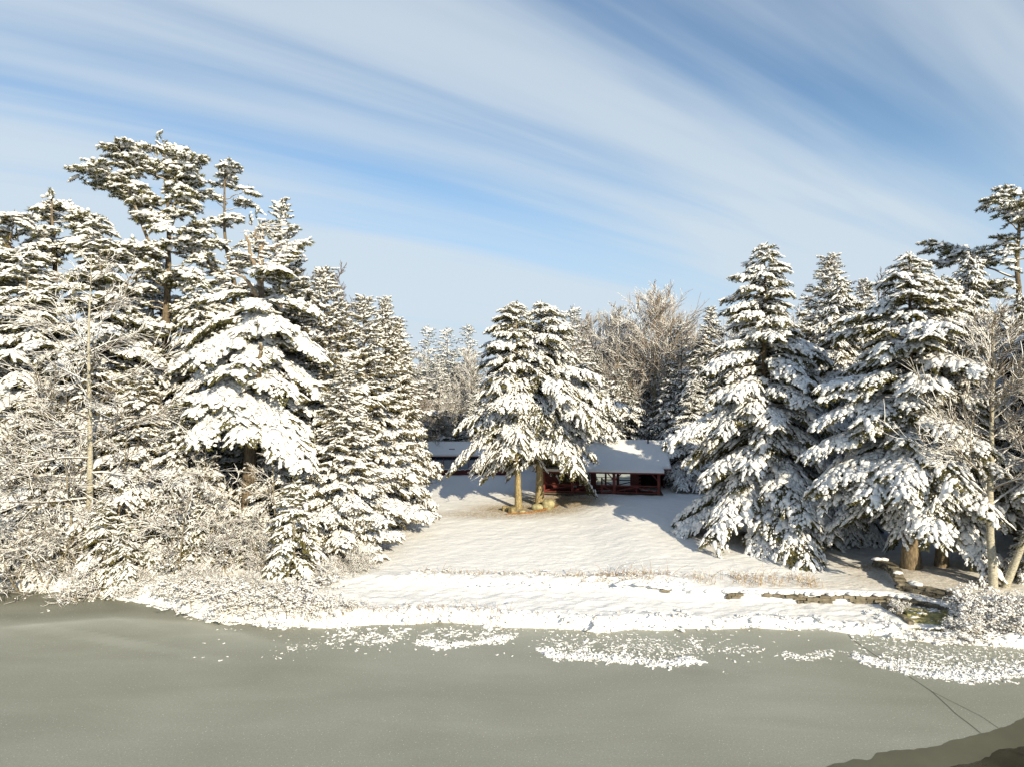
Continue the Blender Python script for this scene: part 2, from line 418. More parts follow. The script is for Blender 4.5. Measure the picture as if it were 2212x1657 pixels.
# ------------------------------------------------------------------ trees
class Crown:
    """collects sprays and limb wood, then writes needles, snow and wood into one crown mesh"""
    def __init__(s, seed): s.r = np.random.default_rng(seed); s.p = []; s.d = []; s.s = []; s.q = []; s.wood = []
    def sprays(s, p, d, size, psnow):
        p = np.asarray(p).reshape(-1, 3); s.p.append(p); s.d.append(np.asarray(d).reshape(-1, 3) + np.zeros_like(p))
        s.s.append(np.zeros(len(p)) + size); s.q.append(np.zeros(len(p)) + psnow)
    def bough(s, p0, az, Ln, e0, droop, wid, size, psnow, start=.18, rad=.035, hang=.5, curl=0.0, dens=1.0):
        r = s.r; n = 9; t = np.linspace(0, 1, n)
        az2 = az + r.normal() * .12
        ang = az + (az2 - az) * t
        def cl(tt):
            a = az + (az2 - az) * tt
            h = Ln * tt * (1 - .12 * droop * tt)
            z = Ln * (e0 * tt - droop * tt ** 2 + curl * tt ** 4)
            return np.stack([p0[0] + h * np.cos(a), p0[1] + h * np.sin(a), p0[2] + z], -1)
        s.wood.append((cl(t), rad * (1.05 - t * .85)))
        st = size * .62 / dens
        m = max(2, int(Ln * (1 - start) / st))
        tt = np.linspace(start, 1.0, m) + r.normal(size=m) * .01
        c = cl(tt); sl = e0 - 2 * droop * tt + 4 * curl * tt ** 3
        fa = az + (az2 - az) * tt
        fwd = np.stack([np.cos(fa), np.sin(fa), sl], -1); fwd /= np.linalg.norm(fwd, axis=1, keepdims=True)
        side = np.stack([-np.sin(fa), np.cos(fa), fa * 0], -1)
        s.sprays(c, fwd + r.normal(size=c.shape) * .12, size * r.uniform(.8, 1.15, m), psnow + .1)
        hw = wid * Ln * np.clip((1.08 - tt), 0, 1) ** .75 * np.clip((tt - start) * 4 + .35, 0, 1) + size * .4
        hw *= r.uniform(.65, 1.2, m)
        for sg in (-1, 1):
            kmax = int(hw.max() / (size * .6)) + 1
            for k in range(1, kmax + 1):
                dist = k * size * .58
                ok = dist <= hw + size * .3
                if not ok.any(): break
                a = .62 + .2 * r.random(ok.sum())
                ld = side[ok] * sg * a[:, None] + fwd[ok] * (1 - a * .35)[:, None]
                ld /= np.linalg.norm(ld, axis=1, keepdims=True)
                dd = dist + r.normal(size=ok.sum()) * size * .12
                q = c[ok] + ld * dd[:, None]
                q[:, 2] -= hang * .38 * dd ** 1.5 - r.normal(size=ok.sum()) * size * .1
                v = ld.copy(); v[:, 2] -= hang * (.35 + .75 * np.clip(dd, 0, 1.2)) + r.random(ok.sum()) * .25
                v += r.normal(size=v.shape) * .13
                s.sprays(q, v, size * r.uniform(.75, 1.15, ok.sum()), psnow)
    def mesh(s, mats, kind, lod, snow=(1.25, .62, .42), nscale=1.12, wk=4):
        r = s.r; A = Acc()
        if s.p:
            p = np.concatenate(s.p); d = np.concatenate(s.d); z = np.concatenate(s.s); q = np.concatenate(s.q)
            X = d / (np.linalg.norm(d, axis=1, keepdims=True) + 1e-9)
            up = np.array([0, 0, 1.]) + r.normal(size=X.shape) * .12
            Y = np.cross(up, X); Y /= np.linalg.norm(Y, axis=1, keepdims=True) + 1e-9; Z = np.cross(X, Y)
            tp = NE[(kind, lod)]; w = r.integers(0, len(tp), len(p))
            for i, (V, F) in enumerate(tp):
                k = w == i; sc = z[k, None] * np.array([[1.15, 1.15, 1.15]]) * nscale
                A.inst(V, F, p[k], X[k], Y[k], Z[k], sc, 1, False)
            cov = vn(p[:, 0] * .9 + p[:, 2] * .7 + 50, p[:, 1] * .9 - p[:, 2] * .6 + 50, 5) + .6 * vn(p[:, 0] * 2.1 + p[:, 2], p[:, 1] * 2.1 + 9, 6)
            sn = (r.random(len(p)) * .75 + .125 - cov * .8) < q
            for mask, TB, sc0, up_ in ((sn, CLU[lod], np.array([snow]) * np.array([[.9, 1.45, 1.5]]), .10), (~sn & (r.random(len(p)) < .8), FLK[lod], np.array([[1.1, 1.1, 1.0]]), .05)):
                w = r.integers(0, len(TB), len(p))
                for i, (V, F) in enumerate(TB):
                    k = (w == i) & mask
                    sc = z[k, None] * sc0 * r.uniform(.7, 1.3, (k.sum(), 3))
                    A.inst(V, F, p[k] + Z[k] * (z[k, None] * up_) + np.array([0, 0, .03]), X[k], Y[k], Z[k], sc, 0, True)
        byn = {}
        for c, rr in s.wood: byn.setdefault(len(c), []).append((c, rr))
        for k, l in byn.items(): A.tubes(np.array([a for a, _ in l]), np.array([b for _, b in l]), wk, 2)
        return A.mesh('crown', mats)
def trunk_mesh(pts, rad, matn, k=12, seed=0, flare=1.5):
    pts = np.array(pts, float); r = np.random.default_rng(seed); m = max(10, len(pts) * 3)
    t = np.linspace(0, len(pts) - 1, m); P = np.stack([np.interp(t, range(len(pts)), pts[:, i]) for i in range(3)], -1)
    P[1:-1, :2] += r.normal(size=(m - 2, 2)) * rad[0] * .08
    u = t / t[-1]; rr = rad[0] + (rad[1] - rad[0]) * u; rr = rr * (1 + (flare - 1) * np.exp(-u * 25))
    P[0, 2] -= .3
    A = Acc(); A.tubes(P, rr, k, 0)
    V = A.v[0]; V += (r.normal(size=V.shape) * rr.repeat(k)[:, None] * .05)
    return A.mesh('trunk', [matn])
def assemble(name, label, cat, loc, parts, rz=0, group=None, s=1.0):
    t = thing(name, label, cat, loc, rz, group, s); KIDS[t.name] = []
    for pn, me in parts:
        o = bpy.data.objects.new(pn, me); COL.objects.link(o); o.parent = t; KIDS[t.name].append(o)
    return t

def conifer(seed, H, Rb, start, nb, kind='flat', lod=0, prof=.9, e_top=.7, e_bot=.05, droop=.45, wid=.34, size=.5, psnow=.75, mats=None,
            trunk_r=.22, bark='hemlock_bark', hang=.55, snow=(1.25, .62, .42), curl=0.0, lvar=.25, lean=0.0, round_=0.12, dens=1.0, nscale=1.12, sides=None, lift=None):
    c = Crown(seed); r = c.r
    for i in range(nb):
        f = ((i + r.random()) / nb) ** .92
        h = start + (H - start) * f
        rel = (1 - f)
        Ln = Rb * (rel ** prof + round_ * math.sin(math.pi * min(1, rel * 1.2)) * rel) * r.uniform(1 - lvar, 1 + lvar * .5) + .15
        if rel > .93: Ln *= r.uniform(.55, 1)
        az = i * 2.39996 + r.normal() * .35
        Ln *= 1 + .55 * float(vn(az % 6.283 * 1.1, f * 6, seed)) + .35 * float(vn(az % 6.283 * .5 + 9, f * 14, seed + 1))
        if sides: Ln *= sides(az % (2 * math.pi), f)
        if lift: h += lift(az % (2 * math.pi), f)
        e0 = e_bot + (e_top - e_bot) * f ** 1.5 + r.normal() * .06
        c.bough((lean * f * H, 0, h), az, Ln, e0, droop * (.5 + .7 * rel) * r.uniform(.8, 1.2), wid, size * (.62 + .38 * rel ** .5), psnow * r.uniform(.7, 1.2), .16 + .12 * (lod > 0), .012 + .012 * Ln, hang, curl, dens)
    # leader
    for k in range(4):
        c.sprays(np.array([[lean * H, 0, H - .25 * k * size]]), np.array([[r.normal() * .3, r.normal() * .3, 1.]]), size * .55, .5)
    print('TREE', seed, sum(map(len, c.p)))
    me = c.mesh(mats or ['tree_snow', 'hemlock_needles', 'limb_wood'], kind, lod, snow, nscale, 3 if lod else 4)
    tm = trunk_mesh([(0, 0, 0), (lean * H * .5, 0, H * .5), (lean * H * .97, 0, H * .97)], (trunk_r, .02), bark, 8 if lod else 12, seed, 1.3)
    return [('trunk', tm), ('crown', me)]

def grow(seed, H, stems=1, trunk=.12, clear=.25, nb=26, spread=.36, lv=3, upc=.15, up0=.55, twmul=1.0, stem_lean=.0, sub=(7, 5), rmin=.011, kinkiness=.10, base_sp=.1):
    """bare deciduous skeleton -> (trunk mesh acc, branch acc)"""
    r = np.random.default_rng(seed); T = Acc(); B = Acc(); groups = {0: [], 1: [], 2: [], 3: []}
    def poly(p, d, Ln, n, wob, up):
        pts = [p]; d = d / np.linalg.norm(d); st = Ln / (n - 1)
        for _ in range(n - 1):
            d = d + r.normal(size=3) * wob; d[2] += up; d /= np.linalg.norm(d); pts.append(pts[-1] + d * st)
        return np.array(pts)
    def at(P, t):
        x = t * (len(P) - 1); i = min(int(x), len(P) - 2); return P[i] + (P[i + 1] - P[i]) * (x - i), (P[i + 1] - P[i]) / (np.linalg.norm(P[i + 1] - P[i]) + 1e-9)
    for s in range(stems):
        d = np.array([r.normal() * .05 + stem_lean, r.normal() * .05, 1.])
        if stems > 1: a = s * 2.4 + r.random(); d[:2] += np.array([math.cos(a), math.sin(a)]) * r.uniform(.1, .55)
        b = np.array([r.normal() * base_sp, r.normal() * base_sp, -.15]) if stems > 1 else np.array([0, 0, -.2])
        hh = H * (r.uniform(.6, 1) if stems > 1 else 1)
        P = poly(b, d, hh, 11, .035, .03)
        rr = trunk * (hh / H) * (1 - np.linspace(0, .93, 11)); T.tubes(P, rr, 9 if trunk > .08 else 5)
        for i in range(nb):
            f = clear + (1 - clear) * ((i + r.random()) / nb) ** .85 * .98
            p, td = at(P, f); a = i * 2.4 + r.normal() * .5
            Ln = spread * hh * (1.12 - f) * r.uniform(.6, 1.2) + .2
            dd = np.array([math.cos(a), math.sin(a), up0 + f * .5 + r.normal() * .15])
            C = poly(p, dd, Ln, 8, kinkiness, upc * .25)
            r1 = max(rmin * 1.3, trunk * .42 * (1.1 - f)); groups[0].append((C, r1 * (1 - np.linspace(0, .8, 8))))
            n2 = max(2, int(sub[0] * min(1.3, Ln / (.22 * H) + .3)))
            for j in range(n2):
                p2, d2 = at(C, .18 + .8 * (j + r.random()) / n2)
                L2 = Ln * r.uniform(.25, .5) + .1
                s2 = np.cross(d2, r.normal(size=3) * np.array([.5, .5, 1])); s2 /= np.linalg.norm(s2)
                D = poly(p2, d2 * .95 + s2 * .55 + np.array([0, 0, .05]), L2, 6, kinkiness * 1.2, upc * .25)
                groups[1].append((D, max(rmin, r1 * .45) * (1 - np.linspace(0, .6, 6))))
                if lv > 2:
                    for k in range(sub[1]):
                        p3, d3 = at(D, .15 + .83 * (k + r.random()) / sub[1])
                        s3 = np.cross(d3, r.normal(size=3)); s3 /= np.linalg.norm(s3)
                        E = poly(p3, d3 * .95 + s3 * .5, L2 * r.uniform(.3, .55) + .05, 4, kinkiness * 1.3, upc * .2)
                        groups[2].append((E, rmin * twmul * (1 - np.linspace(0, .45, 4))))
    for g, l in groups.items():
        if l: B.tubes(np.array([a for a, _ in l]), np.array([b for _, b in l]), 4 if g == 0 else 3)
    return T, B
def snow_lumps(B, seed, frac, size, mi=1):
    """small snow clumps caught on the twigs already in acc B"""
    r = np.random.default_rng(seed); V = np.concatenate(B.v); k = r.random(len(V)) < frac; p = V[k]
    m = len(p); a = r.random(m) * 6.28; X = np.stack([np.cos(a), np.sin(a), r.normal(size=m) * .3], -1); X /= np.linalg.norm(X, axis=1, keepdims=True)
    Y = np.cross([0, 0, 1.], X); Y /= np.linalg.norm(Y, axis=1, keepdims=True); Z = np.cross(X, Y)
    tb = BL[1]; w = r.integers(0, len(tb), m)
    for i, (TV, TF) in enumerate(tb):
        q = w == i; B.inst(TV, TF, p[q], X[q], Y[q], Z[q], size * r.uniform(.5, 1.5, (q.sum(), 1)) * np.array([[1, .9, .7]]), mi, True)
def bare_parts(seed, H, bark='grey_bark', twig='snowy_twigs', lumps=0.0, lsize=.16, **k):
    T, B = grow(seed, H, **k)
    if lumps: snow_lumps(B, seed, lumps, lsize)
    return [('trunk', T.mesh('trunk', [bark])), ('crown', B.mesh('crown', [twig, 'tree_snow']))]

# ------------------------------------------------------------------ ground, lake ice
def axis(segs):
    out = []
    for a, b, st in segs: out += list(np.arange(a, b, st))
    return np.array(out + [segs[-1][1]])
xs = axis([(-900, -100, 50), (-100, -40, 3), (-40, -16, .3), (-16, 22, .13), (22, 40, .3), (40, 100, 3), (100, 900, 50)])
ys_ = axis([(16, 24, 1), (24, 25, .2), (25, 36, .09), (36, 56, .16), (56, 70, .5), (70, 120, 2), (120, 1200, 40)])
def grid(xs, ys, zf, name, matn, attr=None):
    X, Y = np.meshgrid(xs, ys); Z = zf(X, Y); ny, nx = X.shape
    i = np.arange(nx * ny).reshape(ny, nx)
    A = Acc(); V = np.stack([X, Y, Z], -1).reshape(-1, 3)
    F = np.concatenate([np.stack([i[:-1, :-1], i[:-1, 1:], i[1:, 1:]], -1).reshape(-1, 3), np.stack([i[:-1, :-1], i[1:, 1:], i[1:, :-1]], -1).reshape(-1, 3)])
    A.add(V, F, 0, True); o = A.build(name, matn)
    if attr:
        a = o.data.attributes.new(attr[0], 'FLOAT', 'POINT'); a.data.foreach_set('value', attr[1](X, Y).astype(np.float32).ravel())
    return o
def zland(X, Y):
    d = Y - shore(X); z = gz(X, Y); yw = np.interp(X, WX, WY)
    lump = np.abs(fbm(X * 1.5, Y * 2.0, 11, 3))
    low = sst(.0, .4, d) * (1 - sst(.2, 1.6, Y - yw))
    z = z + low * (.07 * fbm(X * 2.4, Y * 3.4, 21, 3) + .05 * fbm(X * .7, Y * .9, 29, 2))
    z = z + np.exp(-((d - .35) / .45) ** 2) * (.03 + .55 * lump * sst(-.1, .35, vn(X * .55 + 7, Y * .3, 67)))
    mound = np.exp(-((Y - yw - .9) / .7) ** 2) * sst(-9, -4, X) * (1 - sst(6, 10, X))
    z = z + mound * (.16 + .30 * np.abs(fbm(X * 1.3, Y * 1.8, 33, 3)))
    left = sst(-5, -9, X) if False else 1 - sst(-11, -6, X)
    z = z + left * sst(0, 1, d) * (1 - sst(5, 9, d)) * (.25 * np.abs(fbm(X * .9, Y * .9, 41, 3)) + .1)
    stp = ((X > 15.4) & (X < 18.6) & (Y > 26.2) & (Y < 29.2)); z = np.where(stp, np.minimum(z, .05 + .14 * (Y - 26.6)), z)
    far = sst(.8, 3, Y - yw)
    z = z + far * (.05 * fbm(X * .35, Y * .35, 51, 3) + .036 * fbm(X * 2.2, Y * 3.2, 55, 2) + .03 * fbm(X * .9, Y * 1.1, 57, 2))
    z = z + sst(95, 160, Y) * 1.0 * (1 + fbm(X * .02, Y * .02, 61, 2))
    return z
LIT = [(1140, 1100, 4.0, 2.0, 1.0), (1215, 1083, 3.2, 3.0, 1.1), (1080, 1110, 4.5, 1.6, .6), (1650, 1160, 4.2, 2.2, .75), (1960, 1235, 3.2, 2.0, .4),
       (2080, 1262, 3.2, 1.4, .4), (1820, 1262, 4.5, .7, .25), (1880, 1225, 1.6, .8, .6), (1480, 1060, 2.0, 1.0, .5), (860, 1120, 2.0, 1.5, .5)]
LITG = [(G(a, b), rx, ry, w) for a, b, rx, ry, w in LIT]
def litter(X, Y):
    t = X * 0
    for g, rx, ry, w in LITG:
        t = np.maximum(t, w * np.exp(-(((X - g.x) / rx) ** 2 + ((Y - g.y) / ry) ** 2) ** 1.5))
    return t + .012 * sst(33, 36, Y)
tag(grid(xs, ys_, zland, 'ground', 'ground_snow', ('litter', litter)), kind='structure')
lx = axis([(-900, -40, 40), (-40, 40, .25), (40, 900, 40)]); ly = axis([(-900, 10, 40), (10, 12, 1), (12, 36, .2), (36, 60, 4)])
def frost(X, Y):
    px = X / np.maximum(Y, 5) * 1475 + 1106; row = 828.5 + 10 / np.maximum(Y, 5) * 1475
    ye = np.interp(X, [-26, -24, -21, -17, -13, -9, 0], [28.6, 28.9, 28.2, 29.3, 28.7, 26.4, 25.0])
    sweep = np.exp(-np.clip((ye - Y), 0, 9) / 1.3) * sst(-.15, .25, ye - Y) * (1 - sst(-13, -5, X))
    t = .32 * sweep
    t -= .22 * sst(0, 1.2, Y - ye) * (1 - sst(-13, -6, X)) * (1 - .8 * np.exp(-((X + 22) / 2.2) ** 2 - ((Y - 30.4) / .8) ** 2))
    dx, dy = X + 9.2, Y - 24.4; a = dx * .36 + dy * .93; b = dx * .93 - dy * .36
    fan = np.exp(-np.abs(b + 7) / 5) * sst(-1, 0, -b) * np.exp(-(a / (.25 - b * .13 + .01 * 0 + .3)) ** 2)
    t += .16 * fan * (vn(a * 5 / (1.2 - b * .10), b * .05, 77) > .12) * (b < -1)
    t += .10 * sst(20, 27, Y) * sst(-8, 0, X)
    t -= .05 * (1 - sst(15, 20, Y))
    t += .05 * fbm(X * .22 + Y * .1, Y * .55, 91, 3)
    return t
tag(grid(lx, ly, lambda X, Y: X * 0, 'lake_ice', 'frosted_ice', ('frost', frost)), kind='structure')
K = .7373
def Z0(px, row, z=0.0):
    y = (CAMZ - z) / ((row * K - 828.5) / 1475); return np.array([(px * K - 1106) / 1475 * y, y, z])
def sheet(name, edge, z, matn, seed):
    e = np.array([Z0(a, b, z) for a, b in edge]); r = np.random.default_rng(seed)
    t = np.linspace(0, len(e) - 1, 140); P = np.stack([np.interp(t, range(len(e)), e[:, i]) for i in range(3)], -1)
    P[:, 1] += .10 * fbm(P[:, 0] * 2.5, P[:, 0] * 0, seed, 4)
    B = P.copy(); B[:, 1] = 9 ; B[:, 2] = z
    n_ = len(P); A = Acc(); i = np.arange(n_ - 1)
    A.add(np.concatenate([P, B]), np.concatenate([np.stack([i + n_, i + n_ + 1, i + 1], -1), np.stack([i + n_, i + 1, i], -1)]), 0, False)
    return tag(A.build(name, matn), kind='structure')
sheet('dark_ice', [(2380, 2275), (2420, 2247), (2493, 2224), (2538, 2224), (2570, 2206), (2741, 2183), (2872, 2147), (2931, 2133), (2963, 2124), (3000, 2102), (3200, 2060)], .004, 'dark_ice', 3)
sheet('open_water', [(2700, 2275), (2777, 2247), (2860, 2228), (2931, 2194), (3000, 2183), (3200, 2150)], .008, 'open_water', 4)
def crack(pts, w, seed):
    e = np.array([Z0(a, b, .004) for a, b in pts]); t = np.linspace(0, len(e) - 1, 60)
    P = np.stack([np.interp(t, range(len(e)), e[:, i]) for i in range(3)], -1); P[:, 0] += .03 * fbm(t * 1.5, t * 0, seed, 3)
    T = np.gradient(P, axis=0); T /= np.linalg.norm(T, axis=1, keepdims=True); N = np.stack([-T[:, 1], T[:, 0], T[:, 2] * 0], -1) * w
    i = np.arange(59); A = Acc(); A.add(np.concatenate([P + N, P - N]), np.concatenate([np.stack([i, i + 1, i + 61], -1), np.stack([i, i + 61, i + 60], -1)]), 0, False)
    tag(A.build('ice_crack', 'crack'), kind='structure')
crack([(2484, 1857), (2494, 1870), (2565, 1920), (2640, 1965), (2730, 2024), (2800, 2090), (2873, 2146)], .022, 1)
crack([(2730, 2024), (2800, 2060), (2870, 2095), (2925, 2131)], .014, 2)

# ------------------------------------------------------------------ snow clumps, tussocks, dry grass (uncountable)
rs = np.random.default_rng(77)
def lumps(A, P, size, sx=(1, 1, .8), mi=0, up=.0, lod=3):
    P = np.asarray(P, float).reshape(-1, 3); m = len(P); a = rs.random(m) * 6.28
    X = np.stack([np.cos(a), np.sin(a), a * 0 + up], -1); X /= np.linalg.norm(X, axis=1, keepdims=True)
    Y = np.cross([0, 0, 1.], X); Y /= np.linalg.norm(Y, axis=1, keepdims=True); Zz = np.cross(X, Y)
    tb = BLX if lod == 3 else BL[lod]; w = rs.integers(0, len(tb), m); size = np.zeros(m) + size
    for i, (V, F) in enumerate(tb):
        k = w == i; A.inst(V, F, P[k], X[k], Y[k], Zz[k], size[k, None] * rs.uniform(.6, 1.3, (k.sum(), 3)) * np.array([sx]), mi, True)
A = Acc()
def band(pts, n_, wid, s0, s1, upf=.5):
    n_ = int(n_ * 1.4); wid *= 1.4
    e = np.array([Z0(a / K, b / K) for a, b in pts]); t = rs.random(n_) * (len(e) - 1)
    P = np.stack([np.interp(t, range(len(e)), e[:, i]) for i in range(3)], -1); P[:, :2] += rs.normal(size=(n_, 2)) * np.array([wid * .7, wid])
    lumps(A, P, rs.uniform(s0, s1, n_) * (.16 + .62 * rs.random(n_) ** 3), (1.5, 1.1, .6))
    k = rs.random(n_) < .25; lumps(A, P[k], rs.uniform(s0, s1, k.sum()) * .42, (.7, .7, 1.9))
def clear(P): return P[:, 1] < shore(P[:, 0])
band([(600, 1402), (740, 1385)], 70, .25, .05, .18)
band([(730, 1368), (800, 1382), (860, 1372)], 220, .35, .08, .3)
band([(900, 1385), (960, 1394), (1040, 1386), (1110, 1374)], 330, .12, .08, .32)
band([(900, 1372), (1100, 1362)], 160, .35, .06, .25)
band([(1170, 1402), (1200, 1416), (1290, 1420), (1360, 1426), (1440, 1434), (1500, 1424)], 520, .13, .10, .36)
band([(1200, 1398), (1330, 1404), (1500, 1400)], 320, .4, .06, .26)
band([(1160, 1372), (1600, 1400)], 300, .5, .05, .2)
band([(1480, 1398), (1600, 1402), (1640, 1400)], 60, .15, .06, .2)
band([(1690, 1412), (1740, 1420), (1800, 1408)], 130, .12, .07, .24)
band([(1850, 1416), (1900, 1434), (1990, 1455), (2080, 1464), (2150, 1462), (2240, 1450)], 560, .14, .10, .34)
band([(1900, 1424), (2000, 1440), (2100, 1446), (2240, 1440)], 340, .22, .08, .3)
band([(1900, 1398), (2060, 1420), (2240, 1415)], 600, .55, .04, .2)
band([(1560, 1452), (1572, 1453)], 4, .05, .06, .12)
k = 160; P = np.stack([rs.uniform(-12, 19, k), rs.uniform(24.5, 28, k), rs.random(k) * 0], -1); lumps(A, P[clear(P)], rs.uniform(.03, .10, clear(P).sum()))
tag(A.build('snow_clumps', 'tree_snow'), 'small upright clumps of snow frozen on the grey ice in front of the lawn', 'snow clumps', kind='stuff')
A = Acc()
k = 1300; x = rs.uniform(-11, 21, k); y = shore(x) + np.abs(rs.normal(size=k)) * .35 - .1
lumps(A, np.stack([x, y, gz(x, y) + .02 * 0 + rs.uniform(-.02, .1, k)], -1), rs.uniform(.05, .13, k) + .26 * rs.random(k) ** 4, (1.2, 1, .8))
k = 420; x = rs.uniform(-27, -8, k); y = shore(x) + np.abs(rs.normal(size=k)) * .7 - .25
lumps(A, np.stack([x, y, gz(x, y).clip(0) + rs.uniform(-.02, .2, k)], -1), rs.uniform(.06, .22, k), (1.2, 1, .8))
k = 500; x = rs.uniform(-5, 8, k); y = np.interp(x, WX, WY) + .9 + rs.normal(size=k) * .45
lumps(A, np.stack([x, y, gz(x, y) + .12], -1), rs.uniform(.06, .24, k), (1.3, 1, .6))
k = 500; x = rs.uniform(15, 22, k); y = shore(x) + rs.uniform(.1, 2.4, k); q = ~((x > 15.6) & (x < 18.3) & (y > shore(x) + .35)); x = x[q]; y = y[q]; k = len(x)
lumps(A, np.stack([x, y, gz(x, y) + .05], -1), rs.uniform(.06, .26, k), (1, 1, .8))
tag(A.build('snow_tussocks', 'tree_snow'), 'lumpy snow over the grass tussocks along the edge of the ice', 'snow tussocks', kind='stuff')
A = Acc()
def stems(n_, xy, hmin, hmax, lump=.25, rad=.012):
    x, y = xy; z = gz(x, y); h = rs.uniform(hmin, hmax, n_); P = np.zeros((n_, 4, 3)); P[:, 0] = np.stack([x, y, z - .05], -1)
    d = rs.normal(size=(n_, 2)) * .28
    for j in range(1, 4):
        P[:, j] = P[:, j - 1] + np.concatenate([d * h[:, None] * .33 * j * .7, (h * .36 * (1 - .12 * j))[:, None]], 1)
    A.tubes(P, np.tile(np.array([[1, .9, .7, .5]]) * rad, (n_, 1)), 3, 0)
    q = rs.random(n_) < lump; lumps(A, P[q, 3], rs.uniform(.05, .12, q.sum()), (1, 1, .9), 1)
def yw_(x, a, b): return np.interp(x, WX, WY) + rs.uniform(a, b, len(x))
for (x0, x1, n_, h0, h1) in ((-4.5, 1, 420, .12, .4), (1, 6.5, 650, .12, .5), (6.5, 14, 240, .15, .6), (-4.5, 14, 60, .5, 1.0)):
    x = rs.uniform(x0, x1, n_); c = rs.uniform(x0, x1, 12)[rs.integers(0, 12, n_)]; x = np.where(rs.random(n_) < .7, c + rs.normal(size=n_) * .3, x); stems(n_, (x, yw_(x, .5, 1.9)), h0, h1)
x = rs.uniform(-13, 0, 700); stems(700, (x, shore(x) + rs.normal(size=700) * .35), .15, .55, .5)
x = rs.uniform(0, 20, 300); stems(300, (x, shore(x) + rs.normal(size=300) * .2), .1, .4, .4)
for a, b, c in ((880, 1366, 120), (790, 1378, 120), (1375, 1425, 90), (1480, 1425, 50), (2120, 1458, 120), (1950, 1445, 70), (1790, 1412, 50)):
    g = Z0(a / K, b / K); x = g[0] + rs.normal(size=c) * .5; y = g[1] + rs.normal(size=c) * .15; stems(c, (x, y), .1, .3, .5); 
tag(A.build('dry_grass', ['dry_stems', 'tree_snow']), 'dry straw coloured grass stems poking out of the snow', 'dry grass', kind='stuff')

# ------------------------------------------------------------------ stone walls, steps
def wall_path(name, pts, h, label, seed, snowf=.5, gap=0.0, w=.32):
    r = np.random.default_rng(seed); A = Acc(); S = Acc(); pts = np.array(pts, float)
    seg = np.linalg.norm(np.diff(pts[:, :2], axis=0), axis=1); cum = np.concatenate([[0], np.cumsum(seg)])
    layers = max(2, int(h / .11))
    for ly_ in range(layers):
        u = r.random() * .3
        while u < cum[-1]:
            ln = r.uniform(.22, .6); uc = min(u + ln / 2, cum[-1])
            p = np.array([np.interp(uc, cum, pts[:, i]) for i in range(2)]); k = min(np.searchsorted(cum, uc) - 1, len(seg) - 1) if uc > 0 else 0
            a = math.atan2(*(pts[k + 1] - pts[k])[[1, 0]]); z = float(gz(p[0], p[1] - .25)); hh = h / layers
            if r.random() > (gap if not callable(gap) else gap(p[0], ly_)):
                A.box((p[0] + r.normal() * .02, p[1] + r.normal() * .03, z + hh * (ly_ + .5) - .03), (ln * .96, w * r.uniform(.8, 1.15), hh * r.uniform(.8, 1.05)), 0, a + r.normal() * .06, .012, r)
            if ly_ == layers - 1 and r.random() < snowf:
                q = r.integers(0, len(BL[1])); V, F = BL[1][q]
                for rep in range(2):
                    a2 = a + r.normal() * .4; X = np.array([[math.cos(a2), math.sin(a2), 0]]); Y = np.array([[-math.sin(a2), math.cos(a2), 0]])
                    S.inst(V, F, np.array([[p[0] + r.normal() * .12, p[1] + .06 + r.normal() * .05, z + h + .0]]), X, Y, np.array([[0, 0, 1.]]), np.array([[ln * r.uniform(.7, 1.2), w * r.uniform(1, 1.7), r.uniform(.12, .26)]]), 0)
            u += ln
    t = thing(name, label, 'stone wall', (0, 0, 0)); A.build('stones', 'stone', t); S.build('snow_cap', 'tree_snow', t)
wall_path('stone_wall', [(4.3, 31.15), (7.5, 30.86), (12, 30.46), (15.5, 30.24), (17.2, 29.94), (18.2, 28.95)], .36, 'low dry stone retaining wall mostly buried in snow below the lawn', 1, 1.0, lambda x, l: (.93 if x < 9.5 else .55 if x < 12.5 else .12) if l > 0 else (.97 if x < 12.5 else .4))
wall_path('stone_wall', [(18.3, 34.2), (18.0, 32.3), (17.45, 30.6), (18.9, 28.98), (20.5, 27.28), (23, 26.3)], .36, 'higher dark stone wall bending around the hemlock trunks at the right', 2, .25, .0, .4)
r = np.random.default_rng(9)
st = thing('stone_steps', 'mossy flagstone landing steps going down to the ice between snowy banks', 'steps')
SS = Acc(); 
for j, (row, z, d_) in enumerate(((1790, .50, .62), (1812, .34, .70), (1840, .16, .62))):
    g = Z0(2728 + j * 6, row, z); w_ = 2.0 + .12 * j
    A = Acc(); u = -w_ / 2
    while u < w_ / 2 - .05:
        ln = min(r.uniform(.3, .7), w_ / 2 - u); A.box((g[0] + u + ln / 2, g[1] - (u + ln / 2) * .22, z - .12), (ln * .98, d_, .26), 0, -.2, .012, r); u += ln
    A.build('step', 'mossy_flagstone', st)
    k = 34; u = rs.uniform(-w_ / 2, w_ / 2, k); vv = np.where(rs.random(k) < .7, rs.uniform(.10, .32, k), rs.uniform(-.3, .3, k))
    lumps(SS, np.stack([g[0] + u, g[1] - u * .22 + vv, 0 * u + z - .01], -1), rs.uniform(.10, .38, k), (1.1, .9, .22))
tag(SS.build('snow', 'tree_snow', st), kind='stuff')
A = Acc(); g = Z0(2632, 1800, .3)
for j in range(5): A.box((g[0] + .02 * j - .1, g[1] + .75 - .38 * j, .30 - .05 * j), (.16, .40, .5), 0, .05, .02, r)
A.build('side_wall', 'stone', st)

